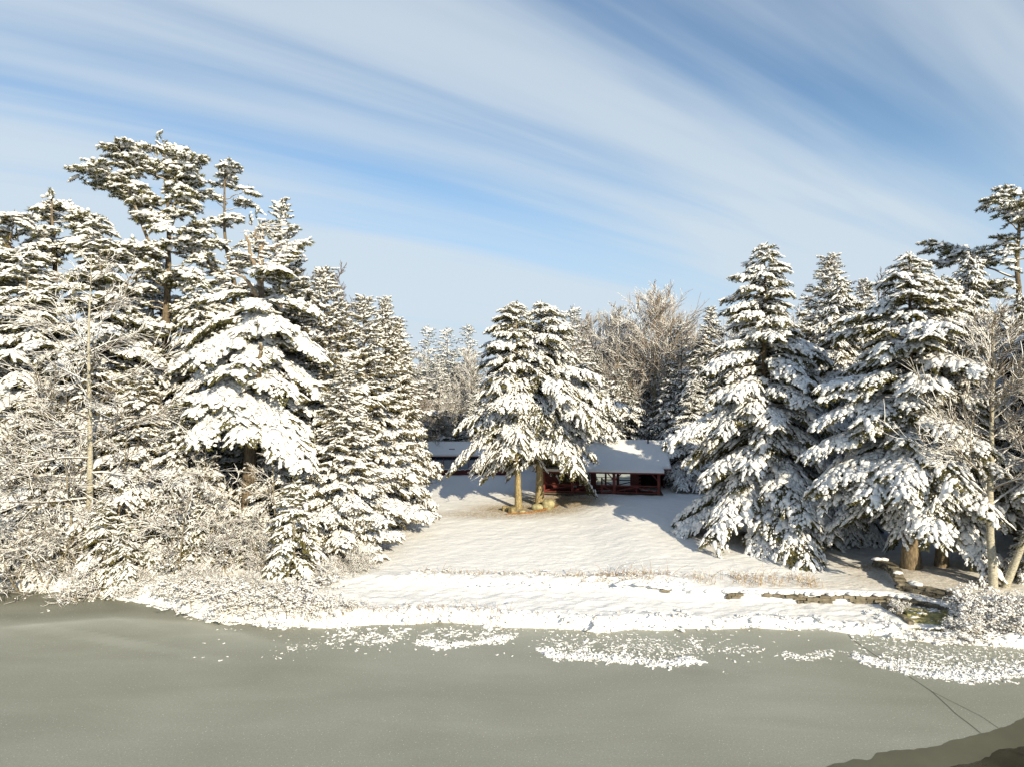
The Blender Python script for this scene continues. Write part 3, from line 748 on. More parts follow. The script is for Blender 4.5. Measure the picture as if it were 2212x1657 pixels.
# ------------------------------------------------------------------ cabin
def quadthick(A, P, th, mi=0):
    P = np.array(P, float); Q = P - np.array([0, 0, th]); V = np.concatenate([P, Q])
    A.quads(V, [[0, 1, 2, 3], [7, 6, 5, 4], [0, 4, 5, 1], [1, 5, 6, 2], [2, 6, 7, 3], [3, 7, 4, 0]], mi)
cx0, cy0 = 2.45, 54.4; cz0 = float(gz(6, 53.2))
cab = thing('log_cabin', 'dark red log cabin with a snow covered roof and a railed front porch', 'cabin', (cx0, cy0, cz0), R(-7.5))
A = Acc()
def logs(A, x0, x1, y, z0, z1, mi=0):
    z = z0 + .07
    while z < z1: A.beam((x0, y, z), (x1, y, z), .16, .125, mi); z += .135
logs(A, -.3, 4.15, 1.6, 0, 2.0); logs(A, 4.15, 7.6, 1.6, 0, .52); logs(A, 6.95, 7.6, 1.6, .52, 2.0)
for k in range(8): A.beam((7.5, 1.6, .1 + k * .27), (7.78, 1.6, .1 + k * .27), .18, .12)
A.box((4.97 + .01, 1.6, 1.15), (.12, .14, 1.25)); A.box((5.95, 1.6, 1.15), (.2, .14, 1.25)); A.box((4.15, 1.6, 1.15), (.1, .14, 1.25))
A.build('front_wall', 'red_logs', cab)
A = Acc(); A.box((5.5, 1.62, 1.84), (2.9, .13, .10)); A.build('window_head', 'red_trim', cab)
A = Acc(); A.box((8.5, 3.4, 1.0), (1.9, .1, 2.0)); A.box((7.62, 2.55, 1.0), (.1, 1.75, 2.0)); A.build('recess_wall', 'recess_shade', cab)
A = Acc(); A.box((9.75, 5.6, 1.15), (.12, 4.5, 2.3)); A.box((9.3, 2.6, 1.0), (.12, 1.6, 2.0)); A.box((9.75, 8.6, 1.1), (.12, 1.4, 2.2)); A.box((4.9, 9.3, 1.1), (9.8, .12, 2.2)); A.box((-.3, 5.5, 1.1), (.12, 7.6, 2.2)); A.build('side_wall', 'red_logs', cab)
A = Acc(); A.quads([(9.75, 3.4, 2.2), (9.75, 6, 3.45), (9.75, 9.3, 2.2), (9.75, 6, 2.2)], [[0, 1, 2, 3]]); A.build('gable', 'red_logs', cab)
for (a, b) in ((4.2, 4.92), (5.04, 5.85), (6.05, 6.95)):
    A = Acc(); A.box(((a + b) / 2, 1.60, 1.15), (b - a - .04, .03, 1.22)); w = A.build('window', 'mirror_glass', cab)
    A = Acc(); A.box(((a + b) / 2, 1.565, 1.15), (b - a - .04, .04, .035)); A.build('sash_bar', 'red_trim', w)
A = Acc(); A.box((3.4, 1.50, 1.2), (.7, .04, 1.1)); A.build('window', 'mirror_glass', cab)
A = Acc(); A.box((4.7, .8, .05), (9.4, 1.9, .12)); A.build('porch_floor', 'deck_boards', cab)
for xx in (9.05, 5.65, 2.35, .1):
    A = Acc(); A.beam((xx, 0, -.1), (xx, 0, 1.75), .19, .19); p_ = A.build('porch_post', 'red_trim', cab)
for xx, sg in ((9.05, -1), (5.65, -1), (5.65, 1), (2.35, -1), (2.35, 1)):
    A = Acc(); A.beam((xx + sg * .1, 0, 1.22), (xx + sg * .52, 0, 1.68), .08, .08); A.build('knee_brace', 'red_trim', cab)
A = Acc(); A.beam((-.2, 0, 1.74), (9.35, 0, 1.74), .18, .14); A.build('eave_beam', 'red_trim', cab)
for xx in (4.67, 3.6):
    A = Acc(); A.beam((xx, 0, -.05), (xx, 0, .92), .14, .14); A.build('gate_post', 'red_trim', cab)
for a, b, dg in ((4.73, 5.57, ((4.78, .68, 5.52, .3),)), (5.73, 8.97, ((5.78, .28, 7.32, .66), (7.38, .66, 8.92, .28), (7.35, .18, 7.35, .72))), (.18, 2.27, ((.2, .28, 2.2, .66),)), (2.43, 3.55, ((2.5, .28, 3.5, .66),))):
    A = Acc(); A.beam((a, 0, .74), (b, 0, .74), .08, .08); A.beam((a, 0, .2), (b, 0, .2), .08, .08)
    for x0, z0, x1, z1 in dg: A.beam((x0, .012, z0), (x1, .012, z1), .07, .07)
    A.build('rail_section', 'red_trim', cab)
gx = np.linspace(0, 1, 60); gy = np.concatenate([np.linspace(-.45, 1.0, 10), np.linspace(1.08, 6, 26), np.linspace(6.15, 9.7, 12)])
GX, GY = np.meshgrid(gx, gy); xr = np.where(GY < 1.04, 9.5, 10.15); XX = -.6 + GX * (xr + .6)
sl_ = np.interp(XX, [5, 9.45], [.285, .10]); P1 = 1.85 + sl_ * (GY + .45); P2 = 2.1 + .348 * (GY - 1.4); P3 = 3.7 - .36 * (GY - 6)
ZZ = np.where(GY > 6, P3, np.maximum(P1, np.minimum(P2, 3.7)))
ZZ = np.where(GY > 6, ZZ, np.minimum(ZZ, 3.7))
def slab(XX, YY, ZZ, th, name, matn, par, nz=.0):
    ny, nx = XX.shape; Zt = ZZ + nz * fbm(XX * .9, YY * .9, 7, 3); i = np.arange(nx * ny).reshape(ny, nx); N = nx * ny
    V = np.concatenate([np.stack([XX, YY, Zt], -1).reshape(-1, 3), np.stack([XX, YY, ZZ - th], -1).reshape(-1, 3)])
    F = np.concatenate([np.stack([i[:-1, :-1], i[:-1, 1:], i[1:, 1:]], -1).reshape(-1, 3), np.stack([i[:-1, :-1], i[1:, 1:], i[1:, :-1]], -1).reshape(-1, 3)])
    e = np.concatenate([i[0, :], i[1:, -1], i[-1, ::-1][1:], i[::-1, 0][1:]]); a, b = e[:-1], e[1:]
    S_ = np.concatenate([np.stack([a, a + N, b + N], -1), np.stack([a, b + N, b], -1)])
    A = Acc(); A.add(V, np.concatenate([F, F[:, ::-1] + N, S_]), 0, False); A.sm[-1][:len(F)] = True
    return A.build(name, matn, par)
rf = slab(XX, GY, ZZ - .02, .10, 'roof', 'red_trim', cab)
slab(np.where(GX > .99, XX - .05, XX), GY, ZZ + .17, .188, 'roof_snow', 'tree_snow', cab, .05)
A = Acc(); A.tubes(np.array([(8.6, 5.3, 3.5), (8.6, 5.3, 4.2)]), np.array([.07, .07]), 10); A.box((8.6, 5.3, 4.24), (.22, .22, .05)); A.build('stove_pipe', 'black_pipe', cab)

# greenhouse wing
gz0 = float(gz(-6, 64.6)); gh = thing('sunroom', 'low red building with a row of slanted glass panels behind the spruces', 'building', (-12.6, 64.6, gz0), 0)
Lg = 12.2
A = Acc(); A.box((Lg / 2, .1, .26), (Lg, .2, .52)); A.box((Lg / 2, 5.8, 1.1), (Lg, .15, 2.2)); A.box((0, 3, .9), (.15, 5.6, 1.8)); A.box((Lg, 3, .9), (.15, 5.6, 1.8)); A.build('wall', 'red_logs', gh)
q = 0
while .3 + q * .82 < Lg - .4:
    x0 = .3 + q * .82; A = Acc(); quadthick(A, [(x0, .05, .60), (x0 + .76, .05, .60), (x0 + .76, 1.55, 1.45), (x0, 1.55, 1.45)], .03); A.build('glass_panel', 'skylight_glass', gh)
    A = Acc(); A.beam((x0 - .03, .02, .62), (x0 - .03, 1.58, 1.49), .06, .06); A.build('mullion', 'red_trim', gh); q += 1
A = Acc(); A.box((Lg / 2, 1.62, 1.50), (Lg, .06, .2)); A.build('flashing', 'green_flashing', gh)
gx = np.linspace(-.3, Lg + .3, 60); gy = np.concatenate([np.linspace(1.45, 3.9, 14), np.linspace(4.1, 6.2, 8)]); GX, GY = np.meshgrid(gx, gy)
ZZ = np.where(GY < 4, 1.63 + .43 * (GY - 1.45), 1.63 + .43 * 2.55 - .43 * (GY - 4))
slab(GX, GY, ZZ, .08, 'roof', 'red_trim', gh); slab(GX, GY, ZZ + .16, .158, 'roof_snow', 'tree_snow', gh, .05)
A = Acc(); x = np.arange(0, Lg, .16); lumps(A, np.stack([x, x * 0 - .02, .53 + .02 * np.sin(x * 3)], -1), .34, (1.2, .7, .55)); A.build('sill_snow', 'tree_snow', gh)
A = Acc(); A.box((Lg * .55, 2.4, 2.22), (.55, .05, .10)); A.build('roof_vent', 'black_pipe', gh)

# ------------------------------------------------------------------ things under the twin hemlocks
def rock(name, label, cat, loc, sc, matn, seed, rz=0, tilt=0):
    r = np.random.default_rng(seed); V = I3[0].copy()
    for _ in range(9):
        c = r.normal(size=3); c /= np.linalg.norm(c); V *= (1 + .35 * np.exp(-((V - c) ** 2).sum(1) / .5) * r.uniform(-.8, .8))[:, None]
    V = V * np.array(sc)
    if tilt: c_, s_ = math.cos(tilt), math.sin(tilt); V = V @ np.array([[c_, 0, s_], [0, 1, 0], [-s_, 0, c_]])
    A = Acc(); A.add(V, I3[1]); o = A.build(name, matn, None, loc); o.rotation_euler[2] = rz
    return tag(o, label, cat)
def stump(label, loc, rr, h, seed, lean=0.0):
    r = np.random.default_rng(seed); k = 18; A = Acc(); a = np.arange(k) / k * 2 * math.pi; wob = 1 + .12 * np.sin(a * 3 + seed) + .06 * r.normal(size=k)
    rings = [(0, 1.25), (h * .4, 1.05), (h, .95), (h, 0.01)]
    V = []; 
    for z, s_ in rings: V += [(rr * s_ * wob[j] * math.cos(a[j]) + lean * z, rr * s_ * wob[j] * math.sin(a[j]), z - .1 + (.05 * r.random() if s_ > .02 and z == h else 0)) for j in range(k)]
    i = np.arange(k); F = []
    for q in range(3):
        F += [np.stack([i + q * k, (i + 1) % k + q * k, (i + 1) % k + (q + 1) * k], -1), np.stack([i + q * k, (i + 1) % k + (q + 1) * k, i + (q + 1) * k], -1)]
    A.add(V, np.concatenate(F), 0, False); o = A.build('stump', 'stump_wood', None, loc); return tag(o, label, 'stump')

def gp3(px, row, dz=0.0):
    g = G(px * K, row * K); g.z += dz; return g
g = gp3(1606, 1490, .30); rock('boulder', 'tan boulder leaning beside the right trunk of the twin hemlocks', 'boulder', g, (.50, .40, .42), 'boulder', 3, .2, .6)
g = gp3(1574, 1494, .14); rock('rock', 'squat rock packed against the foot of the right twin trunk', 'rock', g, (.50, .36, .34), 'boulder', 5)
stump('left sawn stump of the pair at the foot of the twin hemlocks', gp3(1481, 1496), .21, .42, 4)
stump('right sawn stump of the pair at the foot of the twin hemlocks', gp3(1501, 1503), .26, .52, 6)
g = gp3(1530, 1500, .04); rock('rock', 'small flat rock between the stumps and the squat rock', 'rock', g, (.25, .2, .12), 'boulder', 8)
e = [gp3(a, b, .05) for a, b in ((1484, 1507), (1510, 1506), (1545, 1504), (1580, 1498), (1612, 1490), (1636, 1481))]
A = Acc(); A.tubes(np.array([v[:] for v in e]), np.array([.04, .05, .06, .08, .08, .04]), 8); tag(A.build('fallen_branch', 'rotten_log'), 'long curved reddish branch lying in front of the twin hemlock trunks', 'branch')
g = gp3(2232, 1575); A = Acc(); r = np.random.default_rng(2)
for j in range(16):
    a = j / 16 * 6.283; A.box((math.cos(a) * 1.25, math.sin(a) * .8, .08), (.5, .3, .2), 0, a + 1.57, .03, r)
tag(A.build('stone_ring', 'stone', None, g), 'low ring of flat stones around the foot of the shaded big hemlock', 'stone ring')

#TREES
def spot(px, y, dz=0.0):
    x = (px - 1106) / 1475 * y; return (x, y, float(gz(x, y)) + dz)
def Ht(row, px, y): return CAMZ - (row - 828.5) / 1475 * y - spot(px, y)[2]
PINE = ['tree_snow', 'pine_needles', 'limb_wood']; SPR = ['tree_snow', 'spruce_needles', 'limb_wood']; HEM = ['tree_snow', 'hemlock_needles', 'limb_wood']; FAR = ['tree_snow', 'far_needles', 'limb_wood']

def limb_tree(seed, px, y, trunk_px, limbs, extra, kind, mats, size, psnow, snow, bark, rad, wid=.3, hang=.12, lod=0, droop=.12, start=.34, dzr=3.0, dens=1.0, pads=True, leaders=()):
    """a tree whose limbs are set one by one: trunk_px [(px,row)], limbs [(row on trunk, px, row of tip)]"""
    b = np.array(spot(px, y)); tp = [U(a, r_, y) - b for a, r_ in trunk_px]; tp = [np.array([tp[0][0], 0, 0])] + tp
    tz = np.array([p[2] for p in tp]); tx = np.array([p[0] for p in tp])
    c = Crown(seed); r = c.r
    def node(q, rad_, az0):
        m = 5
        for i in range(m):
            a = i * 6.283 / m + r.random() * .8; l = rad_ * r.uniform(.6, 1.1) * (1 + .25 * math.cos(a - az0))
            c.bough((q[0], q[1], q[2] + r.normal() * .12), a, l, r.uniform(-.15, .75), .2, .5, size * r.uniform(.85, 1.2), psnow * r.uniform(.8, 1.15), .1, .018, .12, 0.0, 1.0)
        c.sprays(q + np.array([[0, 0, .05]]), np.array([[r.normal() * .4, r.normal() * .4, 1.]]), size, psnow)
    for l in leaders:
        P = np.array([U(a, b_, y + d_) - b for a, b_, d_ in l]); P = np.stack([np.interp(np.linspace(0, len(P) - 1, 9), range(len(P)), P[:, i]) for i in range(3)], -1)
        c.wood.append((P, np.linspace(.13, .04, 9)))
        for q in P[3:]:
            node(q + r.normal(size=3) * np.array([.4, .4, .2]), .75 * r.uniform(.7, 1.2), r.random() * 6)
    def go(h, tip, sc=1.0):
        x0 = np.interp(h, tz, tx); d = tip - np.array([x0, 0, h]); Ln = math.hypot(d[0], d[1]); az = math.atan2(d[1], d[0])
        dr = droop * r.uniform(.5, 1.5); e0 = d[2] / Ln + dr
        if not pads:
            c.bough((x0, 0, h), az, Ln, e0, dr, wid * r.uniform(.85, 1.2) * sc, size, psnow * r.uniform(.8, 1.15), start, .025 + .016 * Ln, hang, 0.0, dens); return
        p0 = np.array([x0, 0, h]); L3 = np.linalg.norm(tip - p0); u = np.linspace(0, 1, 9)[:, None]
        P = p0 + (tip - p0) * u; P[:, 2] -= np.sin(u[:, 0] * 3.1) * L3 * r.uniform(.0, .10); P[1:] += r.normal(size=(8, 3)) * .03 * L3 ** .5
        c.wood.append((P, (.02 + .014 * L3) * (1.1 - u[:, 0] * .85)))
        for tt in ((.55, .8, 1.0) if L3 > 3.8 else (.7, 1.0) if L3 > 2.0 else (1.0,)):
            q = P[min(8, int(tt * 8))]; node(q, (.34 + .10 * L3) * r.uniform(.6, 1.3), az)
    for l in limbs:
        row, a, rt = l[:3]; h = (U(px, row, y) - b)[2]
        tip = U(a, rt, y) - b; tip[1] = l[3] if len(l) > 3 else r.uniform(-1, 1) * min(dzr, abs(tip[0]) * .7 + 1.0)
        go(h, tip)
    for i in range(extra[0]):
        f = (i + r.random()) / extra[0]; row = extra[1] + (extra[2] - extra[1]) * f; h = (U(px, row, y) - b)[2]
        az = -math.pi / 2 + r.normal() * .85 if i % 3 else r.random() * 6.28; Ln = (extra[3] + (extra[4] - extra[3]) * f) * r.uniform(.6, 1.15)
        x0 = np.interp(h, tz, tx)
        go(h, np.array([x0 + Ln * math.cos(az), Ln * math.sin(az), h + Ln * (extra[5] + r.normal() * .08)]))
    top = tp[-1]
    for k in range(9): c.sprays(top + r.normal(size=3) * np.array([.3, .3, .4]) - [0, 0, .1], np.array([r.normal() * .5, r.normal() * .5, 1.]), size * .8, .5)
    tm = trunk_mesh([tuple(p) for p in tp], rad, bark, 12, seed, 1.35)
    return [('trunk', tm), ('crown', c.mesh(mats, kind, lod, snow, 1.15))]

# ---- tall white pines of the left group
PS = (1.35, 1.2, .85)
T1 = limb_tree(11, 352, 43, [(350, 900), (358, 700), (364, 560), (366, 470), (352, 318)],
    [(470, 222, 388, -1), (440, 255, 388, -2), (390, 305, 350), (372, 330, 330), (350, 340, 316), (345, 370, 318), (385, 400, 340), (440, 415, 385), (465, 402, 402),
     (470, 282, 405), (500, 300, 440), (500, 405, 440), (520, 412, 478), (545, 420, 520), (575, 425, 560), (540, 292, 540), (590, 240, 545), (600, 222, 535), (620, 272, 560), (625, 425, 600),
     (660, 240, 615), (660, 430, 668), (715, 215, 690), (690, 440, 700), (760, 246, 745), (760, 440, 770), (820, 270, 800), (820, 420, 815), (880, 300, 850), (560, 335, 548, -2.5), (700, 325, 700, -3.2), (780, 365, 770, -3.2)],
    (30, 470, 900, 1.2, 3.8, .05), 'tuft', PINE, .36, 1.05, PS, 'pine_bark', (.34, .05), leaders=[[(364, 640, -.3), (320, 520, -1), (285, 430, -1.3), (270, 362, -1.2), (264, 326, -1)], [(364, 470, 0), (392, 410, .5), (412, 362, .6)]])
assemble('pine_tree', 'tallest snowy pine of the left group with a long bough reaching left near its top', 'pine tree', spot(352, 43), T1)
T2 = limb_tree(12, 490, 46, [(500, 900), (508, 620), (484, 520), (486, 362)],
    [(400, 502, 376), (385, 474, 372), (400, 470, 392), (430, 528, 412), (450, 462, 430), (455, 520, 440), (490, 466, 480), (480, 512, 478), (530, 455, 528), (540, 522, 520), (600, 450, 575), (580, 535, 570), (650, 450, 650), (650, 545, 650), (720, 450, 730), (700, 550, 710)],
    (24, 520, 850, .9, 2.6, -.05), 'tuft', PINE, .32, 1.1, PS, 'pine_bark', (.28, .04))
assemble('pine_tree', 'second tallest slim snowy pine between the tallest one and the broken tree', 'pine tree', spot(490, 46), T2)
# broken pine
b3 = np.array(spot(538, 37))
T3 = limb_tree(13, 538, 37, [(537, 1000), (548, 860), (560, 700), (562, 600), (566, 488)],
    [(600, 620, 545, 1), (590, 628, 520, 1.5), (640, 500, 640), (620, 640, 600), (640, 470, 650, -1), (660, 430, 735, -1), (650, 672, 665, 0), (670, 705, 770, -1), (690, 640, 720, -2.5), (700, 410, 790, -1.5), (700, 500, 780, -3),
     (740, 400, 860, -1), (760, 715, 860, -.5), (780, 640, 850, -2.5), (790, 385, 930, -.5), (800, 480, 880, -3.0), (830, 470, 940, -3.2), (835, 505, 935, -3.6), (840, 600, 930, -3.8), (835, 650, 960, -3.4), (830, 695, 985, -2.8), (845, 560, 900, -3.4), (850, 700, 900, 1), (860, 420, 960, 1)],
    (26, 640, 870, 1.8, 3.4, -.28), 'brush', PINE, .42, 1.0, (1.5, 1.1, .6), 'pine_bark', (.42, .10), .38, .4, 0, .28, .2, 3, 1.1, False)
t3 = assemble('broken_pine', 'broken topped pine with huge drooping white boughs and a splintered bare snag above', 'pine tree', tuple(b3), T3)
def tubepart(name, pts, rad, matn, par, k=8):
    A = Acc(); P = np.array(pts); t = np.linspace(0, len(P) - 1, 14); Q = np.stack([np.interp(t, range(len(P)), P[:, i]) for i in range(3)], -1)
    r = np.random.default_rng(len(bpy.data.objects)); Q[1:-1] += r.normal(size=(12, 3)) * rad[0] * .2
    A.tubes(Q, np.linspace(rad[0], rad[1], 14) * r.uniform(.8, 1.15, 14), k); return A.build(name, matn, par)
tubepart('broken_top', [U(560, 620, 36.8) - b3, U(563, 560, 36.7) - b3, U(568, 478, 36.7) - b3], (.22, .06), 'snag_wood', t3, 10)
tubepart('broken_limb', [U(558, 590, 36.7) - b3, U(545, 560, 36.4) - b3, U(530, 502, 36.2) - b3], (.17, .06), 'snag_wood', t3)
tubepart('broken_limb', [U(562, 520, 36.7) - b3, U(550, 512, 36.4) - b3, U(552, 494, 36.3) - b3], (.09, .05), 'snag_wood', t3)
tubepart('broken_limb', [U(563, 545, 36.7) - b3, U(590, 536, 36.5) - b3, U(612, 525, 36.3) - b3], (.09, .04), 'snag_wood', t3)
tubepart('broken_limb', [U(552, 860, 36.6) - b3, U(560, 800, 34.6) - b3, U(563, 740, 34.5) - b3], (.20, .12), 'limb_wood', t3)
tubepart('broken_limb', [U(556, 640, 36.6) - b3, U(530, 600, 35.6) - b3, U(500, 590, 35.3) - b3], (.12, .05), 'snag_wood', t3)

A = Acc(); r = np.random.default_rng(4); l = []
for p0, p1 in (((560, 615), (568, 478)), ((556, 588), (530, 502)), ((563, 545), (612, 525)), ((556, 640), (500, 590))):
    for u in np.linspace(.05, 1, 9): l.append(U(p0[0] + (p1[0] - p0[0]) * u, p0[1] + (p1[1] - p0[1]) * u - 2, 36.55) - b3 + r.normal(size=3) * .06)
l = np.array(l); m = len(l); a = r.random(m) * 6.28; X = np.stack([np.cos(a), np.sin(a), a * 0], -1)
A.inst(BLX[0][0], BLX[0][1], l, X, np.cross([0, 0, 1.], X), np.tile([0, 0, 1.], (m, 1)), r.uniform(.16, .34, (m, 1)) * np.array([[1, 1, .9]]), 0)
for i in range(26):
    u = r.random(); p = U(560 + 8 * u, 610 - 125 * u, 36.6) - b3; q = p + np.array([r.normal() * .7, r.normal() * .4, r.uniform(-.1, .6)]); A.tubes(np.stack([p, (p + q) / 2 + r.normal(size=3) * .06, q]), np.array([.035, .025, .012]), 4, 1)
tag(A.build('twigs', ['tree_snow', 'snowy_twigs'], t3), kind='stuff')
SNH = (1.45, .68, .46); SNM = (1.3, .62, .42)
# prototypes (built at height 10 and scaled) ---------------------------------------------------------
T4 = conifer(21, 22, 3.0, 4, 95, 'tuft', 0, .75, .9, .1, .12, .34, .40, .85, PINE, .25, 'pine_bark', .1, PS)
assemble('pine_tree', 'narrow snowy pine leader rising just right of the broken snag', 'pine tree', spot(606, 40.5), T4, 0, None, Ht(440, 606, 40.5) / 22)
T5 = limb_tree(14, 100, 42, [(110, 800), (118, 560), (112, 432)],
    [(470, 72, 470), (455, 150, 462), (480, 168, 470), (450, 85, 440), (500, 64, 500), (520, 160, 500), (520, 40, 520), (560, 180, 530), (560, 20, 560), (600, 190, 600), (620, 10, 620), (440, 130, 440)],
    (20, 480, 850, 1.0, 3.6, -.02), 'tuft', PINE, .36, 1.05, PS, 'pine_bark', (.3, .05))
assemble('pine_tree', 'snowy pine with a small spiky top left of the tallest pine', 'pine tree', spot(100, 42), T5)
T6 = limb_tree(15, 5, 41, [(10, 800), (16, 600), (22, 500)],
    [(530, -40, 500), (520, 60, 488), (540, 72, 520), (560, 80, 560), (560, -50, 540), (600, 70, 600), (600, -60, 590), (500, 45, 482), (505, 0, 490)],
    (18, 520, 850, 1.5, 4.0, 0), 'tuft', PINE, .36, 1.05, PS, 'pine_bark', (.3, .05))
assemble('pine_tree', 'flat topped snowy pine at the very left end of the trees', 'pine tree', spot(5, 41), T6)

HH1 = conifer(31, 16, 5.2, 1.0, 110, 'flat', 0, .85, .5, .05, .45, .36, .46, .98, PINE, .25, 'grey_bark', .6, (1.55, .85, .48), .0, .3)
h1 = assemble('hemlock_tree', 'big hemlock buried in thick snow below the flat topped pine on the left', 'hemlock tree', spot(60, 38.5), HH1, 0, None, Ht(540, 60, 38.5) / 16)
dup(h1, spot(215, 39.5), 2.2, Ht(478, 215, 39.5) / 16, 'thick snow laden hemlock between the spiky topped pine and the tallest pine')
dup(h1, spot(-70, 37.5), 4.0, Ht(640, -70, 37.5) / 16, 'snow laden hemlock cut off by the left edge of the picture')
dup(h1, spot(425, 41), 1.1, (Ht(600, 425, 41) / 16 * .8,) * 2 + (Ht(600, 425, 41) / 16,), 'snow laden hemlock filling the gap behind the tallest pine and the broken tree')
dup(h1, spot(330, 47), 5.1, Ht(560, 330, 47) / 16, 'shaded hemlock standing behind the trunk of the tallest pine')
dup(h1, spot(650, 42), 3.1, Ht(610, 650, 42) / 16, 'snow laden hemlock rising behind the right side of the broken pine')
HH2 = conifer(32, 11, 3.6, .3, 85, 'brush', 0, .8, .5, .0, .4, .34, .42, .78, SPR, .14, 'grey_bark', .5, (1.4, .75, .46), .0, .3)
h2 = assemble('fir_tree', 'snowy fir in the thicket between the left edge and the front birch trunk', 'fir tree', spot(80, 35.2), HH2, 0, None, Ht(830, 80, 35.2) / 11)
for px, y, row, rz, lb in ((300, 36.5, 800, 1.3, 'snowy fir standing in front of the tallest pine trunk'), (400, 35.5, 870, 2.3, 'snowy fir left of the broken pine trunk'), (-10, 35.2, 900, 3.3, 'snowy fir behind the twigs at the left end of the shore'),
                           (452, 35.6, 990, 4.6, 'low dark bellied fir right beside the broken pine trunk'), (600, 36.5, 930, 5.6, 'snowy fir right of the broken pine trunk'), (180, 36.5, 760, .6, 'snowy fir behind the front birch trunk'), (655, 38.5, 800, 3.0, 'snowy fir between the broken pine and the first tall spruce')):
    dup(h2, spot(px, y), rz, Ht(row, px, y) / 11, lb)
HS = conifer(33, 4.5, 1.5, .1, 50, 'flat', 0, .8, .6, .1, .5, .38, .30, .72, HEM, .07, 'grey_bark', .6, (1.4, .7, .5), .0, .3)
h3 = assemble('young_fir', 'small snowy fir on the shore with a green hollow, right of the sapling trunks', 'fir tree', spot(225, 32.6), HS, 0, None, Ht(1085, 225, 32.6) / 4.5)
for px, y, row, rz, lb in ((272, 32.2, 1130, 1.2, 'small drooping white fir nearest the ice on the left shore'), (635, 32.4, 1045, 2.6, 'small drooping white fir where the snowy shore opens to the lawn'), (425, 33.6, 1090, 4.1, 'small green fir under the tangled twigs left of the drooping shrub'),
                           (360, 34.0, 1060, .4, 'small snowy fir left of the tangled drooping shrub'), (545, 34.2, 1110, 2.0, 'small fir behind the broom shaped shrub')):
    dup(h3, spot(px, y), rz, Ht(row, px, y) / 4.5, lb)

# spruces right of the left group
S1 = conifer(41, 15, 4.0, .4, 128, 'brush', 0, 1.0, .55, -.12, .22, .34, .45, .84, SPR, .2, 'grey_bark', .4, (1.4, .80, .52), .10, .3)
s1 = assemble('spruce_tree', 'tall snowy spruce with olive gaps, first of the row bordering the lawn on the left', 'spruce tree', spot(786, 42.5), S1, 0, None, Ht(645, 792, 42.5) / 15)
dup(s1, spot(832, 46), 2.0, (Ht(648, 832, 46) / 15 * .75,) * 2 + (Ht(648, 832, 46) / 15,), 'slim dark topped spruce just behind the first of the lawn spruces')
dup(s1, spot(861, 46.5), 3.6, (Ht(692, 861, 46.5) / 15 * .66,) * 2 + (Ht(692, 866, 46.5) / 15,), 'rightmost spruce of the left row, its skirt reaching the sunroom')
dup(s1, spot(700, 39), 5.0, Ht(585, 700, 39) / 15 , 'thin topped snowy spruce directly right of the broken pine')
dup(s1, spot(745, 36.4), 1.0, (Ht(790, 745, 36.4) / 15 * 1.0,) * 2 + (Ht(790, 745, 36.4) / 15,), 'lower snowy spruce in front of the thin topped one')

# ---- twin hemlocks in the middle
CY = 46.6
def lift_c(a, f):
    front = max(0, -math.sin(a)); return (1.9 * front + .5 * max(0, math.cos(a)) ) * (1 - f) ** 4
def side_c1(a, f): return (1.02 if math.cos(a) < .1 else .62) * (1 - .30 * max(0, -math.sin(a)) * (1 - f) ** 2)
C1 = conifer(51, 13.6, 4.2, 3.0, 120, 'flat', 0, .66, .55, .15, .52, .36, .40, .70, HEM, .215, 'hemlock_bark', .75, (1.5, .70, .48), .0, .3, -.012, .15, 1.0, 1.12, side_c1, lift_c)
g = gp3(1519, 1488); assemble('hemlock_tree', 'left one of the twin hemlocks on the lawn, with a leaning yellowish trunk', 'hemlock tree', (g.x, g.y, g.z), C1, 0, None, (CAMZ - (657 - 828.5) / 1475 * g.y - g.z) / 13.6)
def side_c2(a, f): return (1.30 if math.cos(a) > -.1 else .62) * (1 - .30 * max(0, -math.sin(a)) * (1 - f) ** 2)
C2 = conifer(52, 13.6, 4.5, 2.9, 120, 'flat', 0, .62, .5, .10, .52, .36, .40, .70, HEM, .265, 'hemlock_bark', .75, (1.5, .70, .48), .0, .3, .006, .22, 1.0, 1.12, side_c2, lift_c)
g = gp3(1572, 1480); assemble('hemlock_tree', 'right one of the twin hemlocks on the lawn, with the straight thicker trunk', 'hemlock tree', (g.x + .25, g.y, g.z), C2, .4, None, (CAMZ - (657 - 828.5) / 1475 * g.y - g.z) / 13.6)
g = gp3(1519, 1488)
DB = Acc(); r = np.random.default_rng(8); base = np.array(U(1105, 935, g.y - .3)); l = []
for i in range(7):
    tip = U(1030 + r.uniform(-12, 50), 985 + r.uniform(0, 45), g.y - 2.2 + r.normal() * .6); t = np.linspace(0, 1, 7)[:, None]; P = base + (tip - base) * t + r.normal(size=(7, 3)) * .07; P[:, 2] += .3 * np.sin(t[:, 0] * 3); l.append(P)
    DB.tubes(P, .035 - .02 * t[:, 0], 4)
    for j in range(9):
        q = P[r.integers(2, 7)]; DB.tubes(np.stack([q, q + r.normal(size=3) * .2, q + r.normal(size=3) * .35 + [-.1, 0, -.15]]), np.array([.02, .016, .01]), 3)
A = DB; me = A.mesh('dead_branch', ['snowy_twigs']); o = bpy.data.objects.new('dead_branch', me); COL.objects.link(o)
tw = [x for x in bpy.data.objects if x.get('label', '').startswith('left one of the twin')][0]; o.parent = tw; o.matrix_parent_inverse = (__import__('mathutils').Matrix.Translation(tw.location) @ __import__('mathutils').Matrix.Diagonal((*tw.scale, 1))).inverted()

